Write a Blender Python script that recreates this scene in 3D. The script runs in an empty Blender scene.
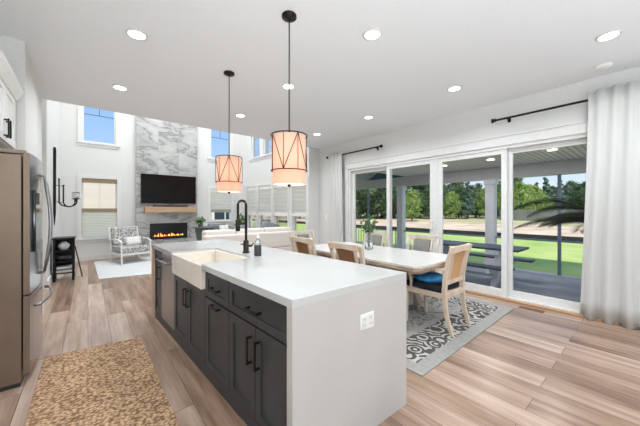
import bpy, bmesh, math, random
from mathutils import Vector, Matrix
random.seed(7)
S = bpy.context.scene
COL = S.collection
PI = math.pi

# ------------------------------------------------------------------ camera
cd = bpy.data.cameras.new('camera'); cam = bpy.data.objects.new('camera', cd); COL.objects.link(cam)
cam.location = (0, 0, 1.36); cam.rotation_euler = (PI/2, 0, -math.atan(232/278))
cd.sensor_width = 36; cd.lens = 278/640*36; cd.shift_y = -3.5/640; cd.clip_end = 400; cd.clip_start = 0.02
S.camera = cam
# ------------------------------------------------------------------ exposure, sky, sun, added fill lights
S.view_settings.view_transform = 'Standard'; S.view_settings.look = 'None'
S.view_settings.gamma = 1; S.view_settings.exposure = 0.50; S.view_settings.use_curve_mapping = False
W = bpy.data.worlds.new('world'); S.world = W; W.use_nodes = True
nt = W.node_tree; nt.nodes.clear()
wo = nt.nodes.new('ShaderNodeOutputWorld'); bg = nt.nodes.new('ShaderNodeBackground')
sk = nt.nodes.new('ShaderNodeTexSky'); sk.sky_type = 'NISHITA'; sk.sun_disc = False
sk.sun_elevation = math.radians(50); sk.sun_rotation = math.radians(215); sk.air_density = 1.0; sk.dust_density = 0.6
tc = nt.nodes.new('ShaderNodeTexCoord'); ns = nt.nodes.new('ShaderNodeTexNoise'); ns.inputs['Scale'].default_value = 3.2; ns.inputs['Detail'].default_value = 6
mp = nt.nodes.new('ShaderNodeMapping'); mp.inputs['Scale'].default_value = (1, 1, 2.2); mp.inputs['Location'].default_value = (3.1, 1.7, 0)
rp = nt.nodes.new('ShaderNodeValToRGB'); rp.color_ramp.elements[0].position = 0.56; rp.color_ramp.elements[1].position = 0.70
sc_ = nt.nodes.new('ShaderNodeVectorMath'); sc_.operation = 'SCALE'; sc_.inputs['Scale'].default_value = 0.12
mx = nt.nodes.new('ShaderNodeMix'); mx.data_type = 'RGBA'; mx.inputs[7].default_value = (.92, .97, 1.02, 1)
L = nt.links.new
L(tc.outputs['Generated'], mp.inputs[0]); L(mp.outputs[0], ns.inputs['Vector']); L(ns.outputs[0], rp.inputs[0])
sx_ = nt.nodes.new('ShaderNodeSeparateXYZ'); L(tc.outputs['Generated'], sx_.inputs[0])
gr = nt.nodes.new('ShaderNodeValToRGB'); L(sx_.outputs[2], gr.inputs[0]); ge = gr.color_ramp.elements
ge[0].position = 0; ge[0].color = (.74, .82, .90, 1); ge[1].position = .9; ge[1].color = (.16, .36, .80, 1)
k_ = ge.new(.1); k_.color = (.62, .76, .90, 1); k_ = ge.new(.18); k_.color = (.40, .61, .92, 1); k_ = ge.new(.3); k_.color = (.30, .53, .92, 1)
ms = nt.nodes.new('ShaderNodeMix'); ms.data_type = 'RGBA'; ms.inputs[0].default_value = .85
L(sk.outputs[0], sc_.inputs[0]); L(sc_.outputs[0], ms.inputs[6]); L(gr.outputs[0], ms.inputs[7])
L(ms.outputs[2], mx.inputs[6]); L(rp.outputs[0], mx.inputs[0]); L(mx.outputs[2], bg.inputs[0]); L(bg.outputs[0], wo.inputs[0])
bg.inputs[1].default_value = 0.8

def light(name, kind, loc, rot, energy, color=(1, 1, 1), size=None, size_y=None, **kw):
    d = bpy.data.lights.new(name, kind); o = bpy.data.objects.new(name, d); COL.objects.link(o)
    o.location = loc; o.rotation_euler = rot; d.energy = energy; d.color = color
    if size:
        d.size = size
        if size_y: d.shape = 'RECTANGLE'; d.size_y = size_y
    for k, v in kw.items(): setattr(d, k, v)
    return o
light('sun', 'SUN', (-5, -8, 12), (math.radians(40), 0, math.radians(-52)), 2.9, (1, 0.96, 0.9), angle=math.radians(1))
# added fill light at the unseen windows of wall_back, imitating daylight
light('window_daylight', 'AREA', (2.0, -2.62, 1.75), (math.radians(-90), 0, 0), 3, (0.88, 0.94, 1.0), 4.2, 1.7)
# two added upward fill lights behind the viewer, imitating a ceiling-bounced flash
light('bounce_flash', 'AREA', (-.1, -1.1, 1.2), (math.radians(180-6), 0, 0), 80, (0.84, 0.93, 1.0), 1.6, 1.6)
light('bounce_flash_right', 'AREA', (2.3, -2.0, 1.2), (math.radians(180-6), 0, 0), 27, (0.84, 0.93, 1.0), 2.2, 1.2)
DOWNLIGHT_W = 1.75

# ------------------------------------------------------------------ helpers
class MB:
    def __init__(s, M=None): s.bm = bmesh.new(); s.M = M or Matrix()
    def _v(s, p): return s.bm.verts.new(s.M @ Vector(p))
    def face(s, pts, mi=0):
        f = s.bm.faces.new([s._v(p) for p in pts]); f.material_index = mi; return f
    def box(s, x0, x1, y0, y1, z0, z1, mi=0):
        if x0 > x1: x0, x1 = x1, x0
        if y0 > y1: y0, y1 = y1, y0
        if z0 > z1: z0, z1 = z1, z0
        v = [s._v((x, y, z)) for z in (z0, z1) for y in (y0, y1) for x in (x0, x1)]
        for q in ((0, 2, 3, 1), (4, 5, 7, 6), (0, 1, 5, 4), (2, 6, 7, 3), (0, 4, 6, 2), (1, 3, 7, 5)):
            f = s.bm.faces.new([v[i] for i in q]); f.material_index = mi
        return s
    def rings(s, rs, cap=True, mi=0, smooth=False):
        vs = [[s._v(p) for p in r] for r in rs]; n = len(vs[0])
        for a, b in zip(vs[:-1], vs[1:]):
            for i in range(n):
                f = s.bm.faces.new([a[i], a[(i+1) % n], b[(i+1) % n], b[i]]); f.material_index = mi; f.smooth = smooth
        if cap:
            for r, rev in ((vs[0], 1), (vs[-1], 0)):
                f = s.bm.faces.new(r[::-1] if rev else r); f.material_index = mi
        return s
    def lathe(s, prof, c=(0, 0, 0), n=20, cap=True, mi=0, smooth=True):
        return s.rings([[(c[0]+r*math.cos(2*PI*i/n), c[1]+r*math.sin(2*PI*i/n), c[2]+z) for i in range(n)] for r, z in prof], cap, mi, smooth)
    def sweep(s, pts, w, d=None, n=None, side=None, mi=0, smooth=None):
        """w,d may be lists; n=None rectangular (w along side, d along other), else n-gon."""
        pts = [Vector(p) for p in pts]; rs = []
        for i, p in enumerate(pts):
            t = (pts[min(i+1, len(pts)-1)] - pts[max(i-1, 0)]).normalized()
            sd = Vector(side) if side else (Vector((0, 0, 1)).cross(t) if abs(t.z) < .95 else Vector((1, 0, 0)))
            sd = (sd - t*sd.dot(t)).normalized(); o = t.cross(sd)
            ww = w[i] if isinstance(w, (list, tuple)) else w
            dd = (d[i] if isinstance(d, (list, tuple)) else d) if d is not None else ww
            if n is None: rs.append([p+sd*a*ww/2+o*b*dd/2 for a, b in ((-1, -1), (1, -1), (1, 1), (-1, 1))])
            else: rs.append([p+sd*math.cos(2*PI*k/n)*ww/2+o*math.sin(2*PI*k/n)*dd/2 for k in range(n)])
        return s.rings(rs, True, mi, smooth if smooth is not None else bool(n))
    def tube(s, pts, r, n=8, mi=0): return s.sweep(pts, r*2, None, n, mi=mi)
    def prism(s, poly, z0, z1, mi=0):
        return s.rings([[(x, y, z0) for x, y in poly], [(x, y, z1) for x, y in poly]], True, mi)
    def build(s, name, mat, parent=None, bevel=0, sub=0, kind=None, label=None, smooth=False, seg=2):
        bmesh.ops.recalc_face_normals(s.bm, faces=s.bm.faces)
        me = bpy.data.meshes.new(name); s.bm.to_mesh(me); s.bm.free()
        for m in (mat if isinstance(mat, (list, tuple)) else [mat]): me.materials.append(m)
        o = bpy.data.objects.new(name, me); COL.objects.link(o)
        if smooth:
            for p in me.polygons: p.use_smooth = True
        if bevel:
            b = o.modifiers.new('b', 'BEVEL'); b.width = bevel; b.segments = seg; b.limit_method = 'ANGLE'; b.angle_limit = .6
        if sub:
            b = o.modifiers.new('s', 'SUBSURF'); b.levels = sub; b.render_levels = sub
        if parent: o.parent = parent
        if kind: o['kind'] = kind
        if label: o['label'] = label
        return o

def box(name, mat, b, parent=None, **k): return MB().box(*b).build(name, mat, parent, **k)
def tag(o, label, cat, group=None, kind=None):
    o['label'] = label; o['category'] = cat
    if group: o['group'] = group
    if kind: o['kind'] = kind
    return o
def thing(name, label, cat, loc=(0, 0, 0), rz=0, group=None):
    o = bpy.data.objects.new(name, None); COL.objects.link(o); o.empty_display_size = .1
    o.location = loc; o.rotation_euler = (0, 0, rz); return tag(o, label, cat, group)
def copy_tree(o, parent=None):
    c = o.copy(); COL.objects.link(c)
    if parent: c.parent = parent
    for ch in [x for x in bpy.data.objects if x.parent == o]: copy_tree(ch, c)
    return c

# ------------------------------------------------------------------ materials
def srgb(c):
    return tuple([((v/255)/12.92 if v/255 <= .04045 else ((v/255+.055)/1.055)**2.4) for v in c]) + (1,)
def mat(name, col=(200, 200, 200), rough=.5, metal=0, emis=0, spec=.5, **kw):
    m = bpy.data.materials.new(name); m.use_nodes = True; p = m.node_tree.nodes['Principled BSDF']
    c = srgb(col); p.inputs['Base Color'].default_value = c; p.inputs['Roughness'].default_value = rough
    p.inputs['Metallic'].default_value = metal; p.inputs['Specular IOR Level'].default_value = spec
    if emis: p.inputs['Emission Color'].default_value = c; p.inputs['Emission Strength'].default_value = emis
    for k, v in kw.items(): p.inputs[k.replace('_', ' ')].default_value = v
    return m
def nodes(m): return m.node_tree.nodes, m.node_tree.links.new, m.node_tree.nodes['Principled BSDF']
def coords(m, scale=(1, 1, 1), rot=(0, 0, 0), loc=(0, 0, 0), kind='Object'):
    n, l, p = nodes(m); t = n.new('ShaderNodeTexCoord'); q = n.new('ShaderNodeMapping')
    q.inputs['Scale'].default_value = scale; q.inputs['Rotation'].default_value = rot; q.inputs['Location'].default_value = loc
    l(t.outputs[kind], q.inputs[0]); return q.outputs[0]
def noise_mat(name, c1, c2, scale=5, rough=.6, stretch=(1, 1, 1), bump=0, lo=.35, hi=.65, detail=5, metal=0, bscale=None, spec=.5):
    m = mat(name, c1, rough, metal, spec=spec); n, l, p = nodes(m); v = coords(m, stretch)
    t = n.new('ShaderNodeTexNoise'); t.inputs['Scale'].default_value = scale; t.inputs['Detail'].default_value = detail
    r = n.new('ShaderNodeValToRGB'); r.color_ramp.elements[0].position = lo; r.color_ramp.elements[1].position = hi
    r.color_ramp.elements[0].color = srgb(c1); r.color_ramp.elements[1].color = srgb(c2)
    l(v, t.inputs['Vector']); l(t.outputs[0], r.inputs[0]); l(r.outputs[0], p.inputs['Base Color'])
    if bump:
        b = n.new('ShaderNodeBump'); b.inputs['Strength'].default_value = bump
        if bscale:
            t = n.new('ShaderNodeTexNoise'); t.inputs['Scale'].default_value = bscale; l(v, t.inputs['Vector'])
        l(t.outputs[0], b.inputs['Height']); l(b.outputs[0], p.inputs['Normal'])
    return m
M = {}
M['wall'] = noise_mat('wall_paint', (222, 221, 218), (226, 225, 222), 40, .7)
M['ceil'] = noise_mat('ceiling_paint', (240, 242, 244), (243, 245, 247), 40, .8)
M['trim'] = noise_mat('white_trim', (226, 225, 222), (231, 230, 227), 20, .45)
M['counter'] = noise_mat('white_quartz', (202, 201, 198), (196, 195, 192), 3, .17, lo=.45, hi=.8)
M['waterfall'] = noise_mat('white_quartz_panel', (197, 193, 188), (191, 187, 182), 2.2, .25, lo=.45, hi=.75)
M['cab'] = noise_mat('charcoal_cabinet', (54, 58, 62), (60, 64, 68), 8, .4)
M['cabwhite'] = noise_mat('white_cabinet', (236, 234, 230), (240, 238, 234), 8, .35)
M['black'] = noise_mat('matte_black_metal', (22, 21, 21), (28, 26, 25), 30, .38, metal=.4)
M['bronze'] = noise_mat('dark_bronze', (44, 36, 30), (58, 48, 40), 30, .35, metal=.7)
M['sink'] = noise_mat('fireclay', (238, 228, 214), (242, 233, 220), 6, .18)
M['steel'] = noise_mat('stainless', (150, 150, 150), (168, 168, 168), 60, .28, stretch=(1, 1, .02), metal=.95)
M['fridgeside'] = noise_mat('fridge_side', (132, 114, 98), (138, 120, 104), 4, .42, metal=.5)  # brown stands in for the warm floor mirrored in the steel
M['steeld'] = noise_mat('dark_seam', (40, 36, 33), (48, 44, 40), 10, .5)
M['wood'] = noise_mat('washed_oak', (206, 184, 160), (226, 208, 188), 7, .55, stretch=(1, 1, .12), lo=.3, hi=.7)
M['woodw'] = noise_mat('whitewashed_oak', (222, 212, 200), (196, 178, 158), 7, .55, stretch=(1, 1, .12), lo=.4, hi=.75)
M['woodt'] = noise_mat('weathered_table_wood', (138, 112, 90), (196, 178, 160), 12, .6, stretch=(.3, .3, 3), lo=.35, hi=.65)
M['tabletop'] = noise_mat('white_washed_tabletop', (220, 217, 212), (214, 210, 205), 4, .2, stretch=(4, .4, 1))
M['mantel'] = noise_mat('mantel_oak', (182, 146, 116), (202, 170, 140), 6, .6, stretch=(.2, 2, 3))
M['endwood'] = noise_mat('pale_oak_panel', (205, 176, 146), (216, 190, 162), 8, .5, stretch=(1, 1, .1))  # tan with fine vertical streaks
M['tv'] = noise_mat('tv_screen', (10, 8, 8), (26, 16, 13), 1.2, .16, spec=.2)
M['navy'] = noise_mat('navy_velvet', (30, 38, 52), (20, 24, 34), 14, .9)
M['blue'] = noise_mat('blue_cushion', (44, 140, 214), (84, 176, 232), 9, .7, lo=.4, hi=.6)
M['greyfab'] = noise_mat('grey_chair_fabric', (126, 124, 118), (148, 146, 140), 60, .9, bump=.2)
M['sofa'] = noise_mat('oatmeal_sofa_fabric', (224, 216, 208), (230, 223, 215), 90, .95, bump=.12)
M['curtain'] = noise_mat('white_linen', (244, 243, 240), (248, 247, 244), 60, .9, stretch=(1, 1, .3), bump=.05)
M['shade'] = noise_mat('roman_shade_linen', (232, 230, 226), (240, 238, 234), 30, .9, stretch=(.3, .3, 3))
M['shadebrown'] = noise_mat('taupe_hem', (150, 128, 106), (166, 146, 122), 30, .9)
M['shadegrey'] = noise_mat('grey_hem', (150, 152, 140), (166, 168, 158), 30, .9)
M['pillow'] = noise_mat('white_pillow', (236, 234, 230), (226, 224, 220), 30, .95)
M['greypillow'] = noise_mat('slate_pillow', (110, 112, 116), (136, 138, 142), 20, .95)
M['white_rug'] = noise_mat('white_rug_pile', (222, 222, 220), (206, 207, 207), 60, .95, bump=.3)
M['concrete'] = noise_mat('porch_slab', (138, 138, 140), (156, 156, 157), 3, .7)
M['porchtrim'] = noise_mat('porch_trim', (206, 208, 216), (214, 216, 223), 6, .6)
M['porchbeam'] = noise_mat('porch_beam', (186, 186, 186), (192, 192, 192), 6, .7)
M['screenframe'] = noise_mat('screen_frame', (98, 114, 134), (108, 124, 144), 6, .5)
M['teal'] = noise_mat('teal_gable_board', (32, 84, 100), (38, 92, 108), 6, .6)
M['picnicdark'] = noise_mat('navy_picnic_plank', (52, 62, 76), (60, 70, 84), 6, .5)
M['picnicleg'] = noise_mat('grey_picnic_leg', (196, 198, 202), (208, 210, 214), 6, .6)
M['dirt'] = noise_mat('sandy_dirt', (240, 214, 182), (190, 164, 132), .5, .95, lo=.35, hi=.7)
M['silt'] = noise_mat('black_silt_fabric', (34, 34, 36), (44, 44, 46), 3, .9)
M['grass'] = noise_mat('lawn', (158, 186, 92), (196, 208, 122), .7, .95, lo=.3, hi=.7, bump=.3, bscale=40)
M['field'] = noise_mat('dry_field', (214, 200, 160), (180, 176, 124), .15, .95)
M['bark'] = noise_mat('bark', (92, 80, 66), (70, 60, 50), 8, .9, stretch=(1, 1, .2))
M['leaf1'] = noise_mat('leaf_dark', (50, 74, 44), (92, 120, 70), .5, .7)
M['leaf2'] = noise_mat('leaf_light', (112, 140, 66), (150, 176, 92), .5, .7)
M['leaf3'] = noise_mat('leaf_blue', (60, 86, 72), (104, 130, 110), .5, .7)
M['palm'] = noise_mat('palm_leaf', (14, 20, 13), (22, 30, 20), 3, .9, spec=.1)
M['houseplant'] = noise_mat('house_plant_leaf', (70, 108, 56), (104, 140, 80), 8, .6)
M['glassware'] = mat('clear_glass', (250, 252, 252), .02, Transmission_Weight=.95, IOR=1.45)
M['plastic'] = noise_mat('white_plastic', (240, 239, 236), (244, 243, 240), 20, .35)
M['soapdark'] = noise_mat('dark_soap_label', (52, 54, 54), (60, 62, 62), 20, .5)
M['basket'] = noise_mat('grey_woven', (112, 116, 108), (74, 80, 74), 60, .9, bump=.4)
M['fpblack'] = noise_mat('firebox_black', (18, 17, 18), (26, 24, 25), 10, .3)
M['lamp_white'] = mat('downlight_lens', (255, 250, 242), .5, emis=4)
M['flame'] = mat('flame', (255, 150, 70), .5, emis=3.2)
M['ember'] = noise_mat('ember_glass', (120, 50, 34), (230, 120, 70), 40, .4)
M['vent'] = noise_mat('wood_vent', (150, 104, 66), (128, 86, 54), 20, .5)
M['threshold'] = noise_mat('oak_threshold', (186, 140, 96), (200, 158, 112), 8, .5, stretch=(2, .2, 1))
M['siding'] = noise_mat('cream_siding', (238, 218, 212), (230, 210, 204), 2, .8, stretch=(.1, .1, 6))
M['housepane'] = mat('house_window_glass', (40, 56, 76), .15)
M['screen_dark'] = mat('glass_black', (12, 14, 15), .08)

def glass_mat(name, tint=(1, 1, 1), gl=.5):
    m = bpy.data.materials.new(name); m.use_nodes = True; n = m.node_tree.nodes; l = m.node_tree.links.new; n.clear()
    o = n.new('ShaderNodeOutputMaterial'); t = n.new('ShaderNodeBsdfTransparent'); g = n.new('ShaderNodeBsdfGlossy'); x = n.new('ShaderNodeMixShader')
    f = n.new('ShaderNodeFresnel'); f.inputs[0].default_value = 1.25; k = n.new('ShaderNodeMath'); k.operation = 'MULTIPLY'; k.inputs[1].default_value = gl
    t.inputs[0].default_value = (*tint, 1); g.inputs['Roughness'].default_value = .01
    l(f.outputs[0], k.inputs[0]); l(k.outputs[0], x.inputs[0]); l(t.outputs[0], x.inputs[1]); l(g.outputs[0], x.inputs[2]); l(x.outputs[0], o.inputs[0])
    return m
M['pane'] = glass_mat('window_pane')
def translucent(name, col, amt=.5, emis=0):
    m = bpy.data.materials.new(name); m.use_nodes = True; n = m.node_tree.nodes; l = m.node_tree.links.new; p = n['Principled BSDF']
    p.inputs['Base Color'].default_value = srgb(col); p.inputs['Roughness'].default_value = .9
    t = n.new('ShaderNodeBsdfTranslucent'); t.inputs[0].default_value = srgb(col); x = n.new('ShaderNodeMixShader'); x.inputs[0].default_value = amt
    if emis: p.inputs['Emission Color'].default_value = srgb(col); p.inputs['Emission Strength'].default_value = emis
    l(p.outputs[0], x.inputs[1]); l(t.outputs[0], x.inputs[2]); l(x.outputs[0], n['Material Output'].inputs[0]); return m
M['shade_t'] = translucent('roman_shade_linen_sheer', (248, 246, 242), .62)
M['shade_cream'] = translucent('cream_shade_sheer', (240, 226, 210), .5)
M['lampshade'] = translucent('drum_shade_linen', (242, 192, 168), .4, .1)
M['curtain_t'] = translucent('linen_sheer', (222, 221, 218), .12)

def planks(name, c, pal, length=1.5, width=.19, rough=.3):
    m = mat(name, pal[0], rough); n, l, p = nodes(m)
    v = coords(m, rot=(0, 0, PI/2))
    b = n.new('ShaderNodeTexBrick'); b.offset = .37; b.inputs['Scale'].default_value = 1
    b.inputs['Brick Width'].default_value = length; b.inputs['Row Height'].default_value = width; b.inputs['Mortar Size'].default_value = .0022
    b.inputs['Color1'].default_value = (0, 0, 0, 1); b.inputs['Color2'].default_value = (1, 1, 1, 1); b.inputs['Mortar'].default_value = (.5, .5, .5, 1)
    l(v, b.inputs['Vector'])
    r = n.new('ShaderNodeValToRGB'); e = r.color_ramp.elements
    e[0].color = srgb(pal[0]); e[1].color = srgb(pal[-1]); e[1].position = 1
    for i, q in enumerate(pal[1:-1]): k = e.new((i+1)/(len(pal)-1)); k.color = srgb(q)
    # big patches + grain
    t2 = n.new('ShaderNodeTexCoord'); q2 = n.new('ShaderNodeMapping'); q2.inputs['Scale'].default_value = (9, .7, 1); l(t2.outputs['Object'], q2.inputs[0])
    ad = n.new('ShaderNodeVectorMath'); ad.operation = 'ADD'; l(q2.outputs[0], ad.inputs[0])
    sc = n.new('ShaderNodeVectorMath'); sc.operation = 'SCALE'; sc.inputs['Scale'].default_value = 13; l(b.outputs['Color'], sc.inputs[0]); l(sc.outputs[0], ad.inputs[1])
    g = n.new('ShaderNodeTexNoise'); g.inputs['Scale'].default_value = 1.6; g.inputs['Detail'].default_value = 7; g.inputs['Roughness'].default_value = .62; l(ad.outputs[0], g.inputs['Vector'])
    mm = n.new('ShaderNodeMath'); mm.operation = 'MULTIPLY_ADD'; mm.inputs[1].default_value = .55; l(b.outputs['Color'], mm.inputs[0])
    g2 = n.new('ShaderNodeMath'); g2.operation = 'MULTIPLY_ADD'; g2.inputs[1].default_value = 1.5; g2.inputs[2].default_value = -.52; l(g.outputs[0], g2.inputs[0]); l(g2.outputs[0], mm.inputs[2])
    l(mm.outputs[0], r.inputs[0])
    dk = n.new('ShaderNodeMix'); dk.data_type = 'RGBA'; dk.inputs[7].default_value = srgb((86, 66, 54)); l(b.outputs['Fac'], dk.inputs[0]); l(r.outputs[0], dk.inputs[6])
    l(dk.outputs[2], p.inputs['Base Color'])
    bu = n.new('ShaderNodeBump'); bu.inputs['Strength'].default_value = .08; l(g.outputs[0], bu.inputs['Height']); l(bu.outputs[0], p.inputs['Normal'])
    return m
M['floor'] = planks('oak_plank_floor', None, [(104, 78, 62), (148, 120, 100), (176, 150, 132), (200, 180, 165)])
def marble():
    m = mat('marble_tile', (210, 210, 208), .25); n, l, p = nodes(m)
    t = n.new('ShaderNodeTexCoord'); cx = n.new('ShaderNodeSeparateXYZ'); cb = n.new('ShaderNodeCombineXYZ'); l(t.outputs['Object'], cx.inputs[0])
    l(cx.outputs[0], cb.inputs[0]); l(cx.outputs[2], cb.inputs[1])
    b = n.new('ShaderNodeTexBrick'); b.offset = 0; b.inputs['Scale'].default_value = 1; b.inputs['Brick Width'].default_value = .565; b.inputs['Row Height'].default_value = 1.13
    b.inputs['Mortar Size'].default_value = .003; b.inputs['Color1'].default_value = (0, 0, 0, 1); b.inputs['Color2'].default_value = (1, 1, 1, 1); b.inputs['Mortar'].default_value = (.3, .3, .3, 1)
    mpp = n.new('ShaderNodeMapping'); mpp.inputs['Location'].default_value = (.06, .25, 0); l(cb.outputs[0], mpp.inputs[0]); l(mpp.outputs[0], b.inputs['Vector'])
    s2 = n.new('ShaderNodeVectorMath'); s2.operation = 'SCALE'; s2.inputs['Scale'].default_value = 9; l(b.outputs['Color'], s2.inputs[0])
    a = n.new('ShaderNodeVectorMath'); a.operation = 'ADD'; l(cb.outputs[0], a.inputs[0]); l(s2.outputs[0], a.inputs[1])
    rt = n.new('ShaderNodeMapping'); rt.inputs['Rotation'].default_value = (0, 0, .5); rt.inputs['Scale'].default_value = (1, 2.3, 1); l(a.outputs[0], rt.inputs[0])
    g = n.new('ShaderNodeTexNoise'); g.inputs['Scale'].default_value = .95; g.inputs['Detail'].default_value = 8; g.inputs['Roughness'].default_value = .6; g.inputs['Distortion'].default_value = .7; l(rt.outputs[0], g.inputs['Vector'])
    r = n.new('ShaderNodeValToRGB'); e = r.color_ramp.elements
    e[0].position = .3; e[0].color = srgb((160, 160, 158)); e[1].position = .75; e[1].color = srgb((186, 185, 183))
    for ps, c in ((.42, (182, 181, 179)), (.475, (138, 137, 135)), (.5, (178, 177, 174)), (.6, (194, 193, 190))): k = e.new(ps); k.color = srgb(c)
    dk = n.new('ShaderNodeMix'); dk.data_type = 'RGBA'; dk.inputs[7].default_value = srgb((176, 176, 174)); l(b.outputs['Fac'], dk.inputs[0])
    l(g.outputs[0], r.inputs[0]); l(r.outputs[0], dk.inputs[6]); l(dk.outputs[2], p.inputs['Base Color']); return m
M['marble'] = marble()
def beadboard():
    m = mat('beadboard', (170, 170, 170), .6); n, l, p = nodes(m); v = coords(m)
    w = n.new('ShaderNodeTexWave'); w.bands_direction = 'Y'; w.inputs['Scale'].default_value = 3.2; l(v, w.inputs['Vector'])
    r = n.new('ShaderNodeValToRGB'); r.color_ramp.elements[0].position = .05; r.color_ramp.elements[1].position = .4
    r.color_ramp.elements[0].color = srgb((190, 186, 190)); r.color_ramp.elements[1].color = srgb((248, 232, 246))
    l(w.outputs[0], r.inputs[0]); l(r.outputs[0], p.inputs['Base Color']); return m
M['bead'] = beadboard()
def jute():
    m = mat('woven_jute', (176, 136, 96), .95); n, l, p = nodes(m); v = coords(m)
    vo = n.new('ShaderNodeTexVoronoi'); vo.inputs['Scale'].default_value = 58
    mp = n.new('ShaderNodeMapping'); mp.inputs['Scale'].default_value = (.75, 1.1, 1); l(v, mp.inputs[0]); l(mp.outputs[0], vo.inputs['Vector'])
    r = n.new('ShaderNodeValToRGB'); e = r.color_ramp.elements; e[0].position = .1; e[0].color = srgb((232, 196, 156)); e[1].position = .72; e[1].color = srgb((132, 96, 68))
    t = n.new('ShaderNodeTexNoise'); t.inputs['Scale'].default_value = 9; t.inputs['Detail'].default_value = 4; l(mp.outputs[0], t.inputs['Vector'])
    x = n.new('ShaderNodeMix'); x.data_type = 'RGBA'; x.blend_type = 'OVERLAY'; x.inputs[0].default_value = .5
    l(vo.outputs['Distance'], r.inputs[0]); l(r.outputs[0], x.inputs[6]); l(t.outputs[0], x.inputs[7]); l(x.outputs[2], p.inputs['Base Color'])
    b = n.new('ShaderNodeBump'); b.invert = True; b.inputs['Strength'].default_value = .8; b.inputs['Distance'].default_value = .01; l(vo.outputs['Distance'], b.inputs['Height']); l(b.outputs[0], p.inputs['Normal']); return m
M['jute'] = jute()
def cane(name, c1, c2):
    m = mat(name, c1, .8); n, l, p = nodes(m); v = coords(m)
    k = n.new('ShaderNodeTexChecker'); k.inputs['Scale'].default_value = 110; k.inputs[1].default_value = srgb(c1); k.inputs[2].default_value = srgb(c2)
    l(v, k.inputs['Vector']); l(k.outputs[0], p.inputs['Base Color']); return m
M['cane'] = cane('honey_cane', (222, 176, 126), (190, 142, 96))
M['canedark'] = cane('brown_cane', (156, 112, 78), (124, 86, 58))
def patterned(name, c1, c2, scale, th=.5):
    m = mat(name, c1, .9); n, l, p = nodes(m); v = coords(m)
    t = n.new('ShaderNodeTexVoronoi'); t.feature = 'DISTANCE_TO_EDGE'; t.inputs['Scale'].default_value = scale
    r = n.new('ShaderNodeValToRGB'); r.color_ramp.elements[0].position = .06; r.color_ramp.elements[1].position = .12
    r.color_ramp.elements[0].color = srgb(c2); r.color_ramp.elements[1].color = srgb(c1)
    l(v, t.inputs['Vector']); l(t.outputs['Distance'], r.inputs[0]); l(r.outputs[0], p.inputs['Base Color']); return m
M['chairpat'] = patterned('grey_floral_fabric', (136, 136, 134), (216, 214, 210), 16)
def persian(hx, hy):
    m = mat('patterned_rug', (150, 150, 150), .95); n, l, p = nodes(m); t = n.new('ShaderNodeTexCoord'); s = n.new('ShaderNodeSeparateXYZ'); l(t.outputs['Object'], s.inputs[0])
    def math_(op, a, b=None, c=None):
        k = n.new('ShaderNodeMath'); k.operation = op
        for i, q in enumerate((a, b, c)):
            if q is None: continue
            if isinstance(q, (int, float)): k.inputs[i].default_value = q
            else: l(q, k.inputs[i])
        return k.outputs[0]
    dx = math_('SUBTRACT', hx, math_('ABSOLUTE', s.outputs[0])); dy = math_('SUBTRACT', hy, math_('ABSOLUTE', s.outputs[1]))
    d = math_('MINIMUM', dx, dy)
    vo = n.new('ShaderNodeTexVoronoi'); vo.inputs['Scale'].default_value = 4.6; vo.inputs['Randomness'].default_value = .8; l(t.outputs['Object'], vo.inputs['Vector'])
    ns = n.new('ShaderNodeTexNoise'); ns.inputs['Scale'].default_value = 15; ns.inputs['Detail'].default_value = 1; l(t.outputs['Object'], ns.inputs['Vector'])
    ringv = math_('SINE', math_('MULTIPLY', vo.outputs['Distance'], 30)); rings_ = math_('GREATER_THAN', math_('ADD', ringv, math_('MULTIPLY_ADD', ns.outputs[0], 4.5, -2.2)), .35)
    band = math_('MULTIPLY', math_('GREATER_THAN', d, .13), math_('LESS_THAN', d, .45))
    line = math_('MULTIPLY', math_('GREATER_THAN', d, .1), math_('LESS_THAN', d, .13))
    n2 = n.new('ShaderNodeTexNoise'); n2.inputs['Scale'].default_value = 5; n2.inputs['Detail'].default_value = 2; n2.inputs['Distortion'].default_value = 1.5; l(t.outputs['Object'], n2.inputs['Vector'])
    field = math_('MULTIPLY', math_('MULTIPLY', math_('GREATER_THAN', d, .53), math_('GREATER_THAN', n2.outputs[0], .53)), math_('LESS_THAN', n2.outputs[0], .585))
    dark = math_('MAXIMUM', math_('MULTIPLY', band, math_('SUBTRACT', 1, rings_)), math_('MULTIPLY', field, .8))
    n3 = n.new('ShaderNodeTexNoise'); n3.inputs['Scale'].default_value = 26; n3.inputs['Detail'].default_value = 8; l(t.outputs['Object'], n3.inputs['Vector'])
    base = n.new('ShaderNodeMix'); base.data_type = 'RGBA'; base.inputs[6].default_value = srgb((140, 139, 136)); base.inputs[7].default_value = srgb((172, 168, 162)); l(n3.outputs[0], base.inputs[0])
    lt = n.new('ShaderNodeMix'); lt.data_type = 'RGBA'; lt.inputs[7].default_value = srgb((188, 181, 173)); l(math_('MULTIPLY', band, rings_), lt.inputs[0]); l(base.outputs[2], lt.inputs[6])
    x = n.new('ShaderNodeMix'); x.data_type = 'RGBA'; x.inputs[7].default_value = srgb((78, 74, 74)); l(dark, x.inputs[0]); l(lt.outputs[2], x.inputs[6]); l(x.outputs[2], p.inputs['Base Color'])
    return m

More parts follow.
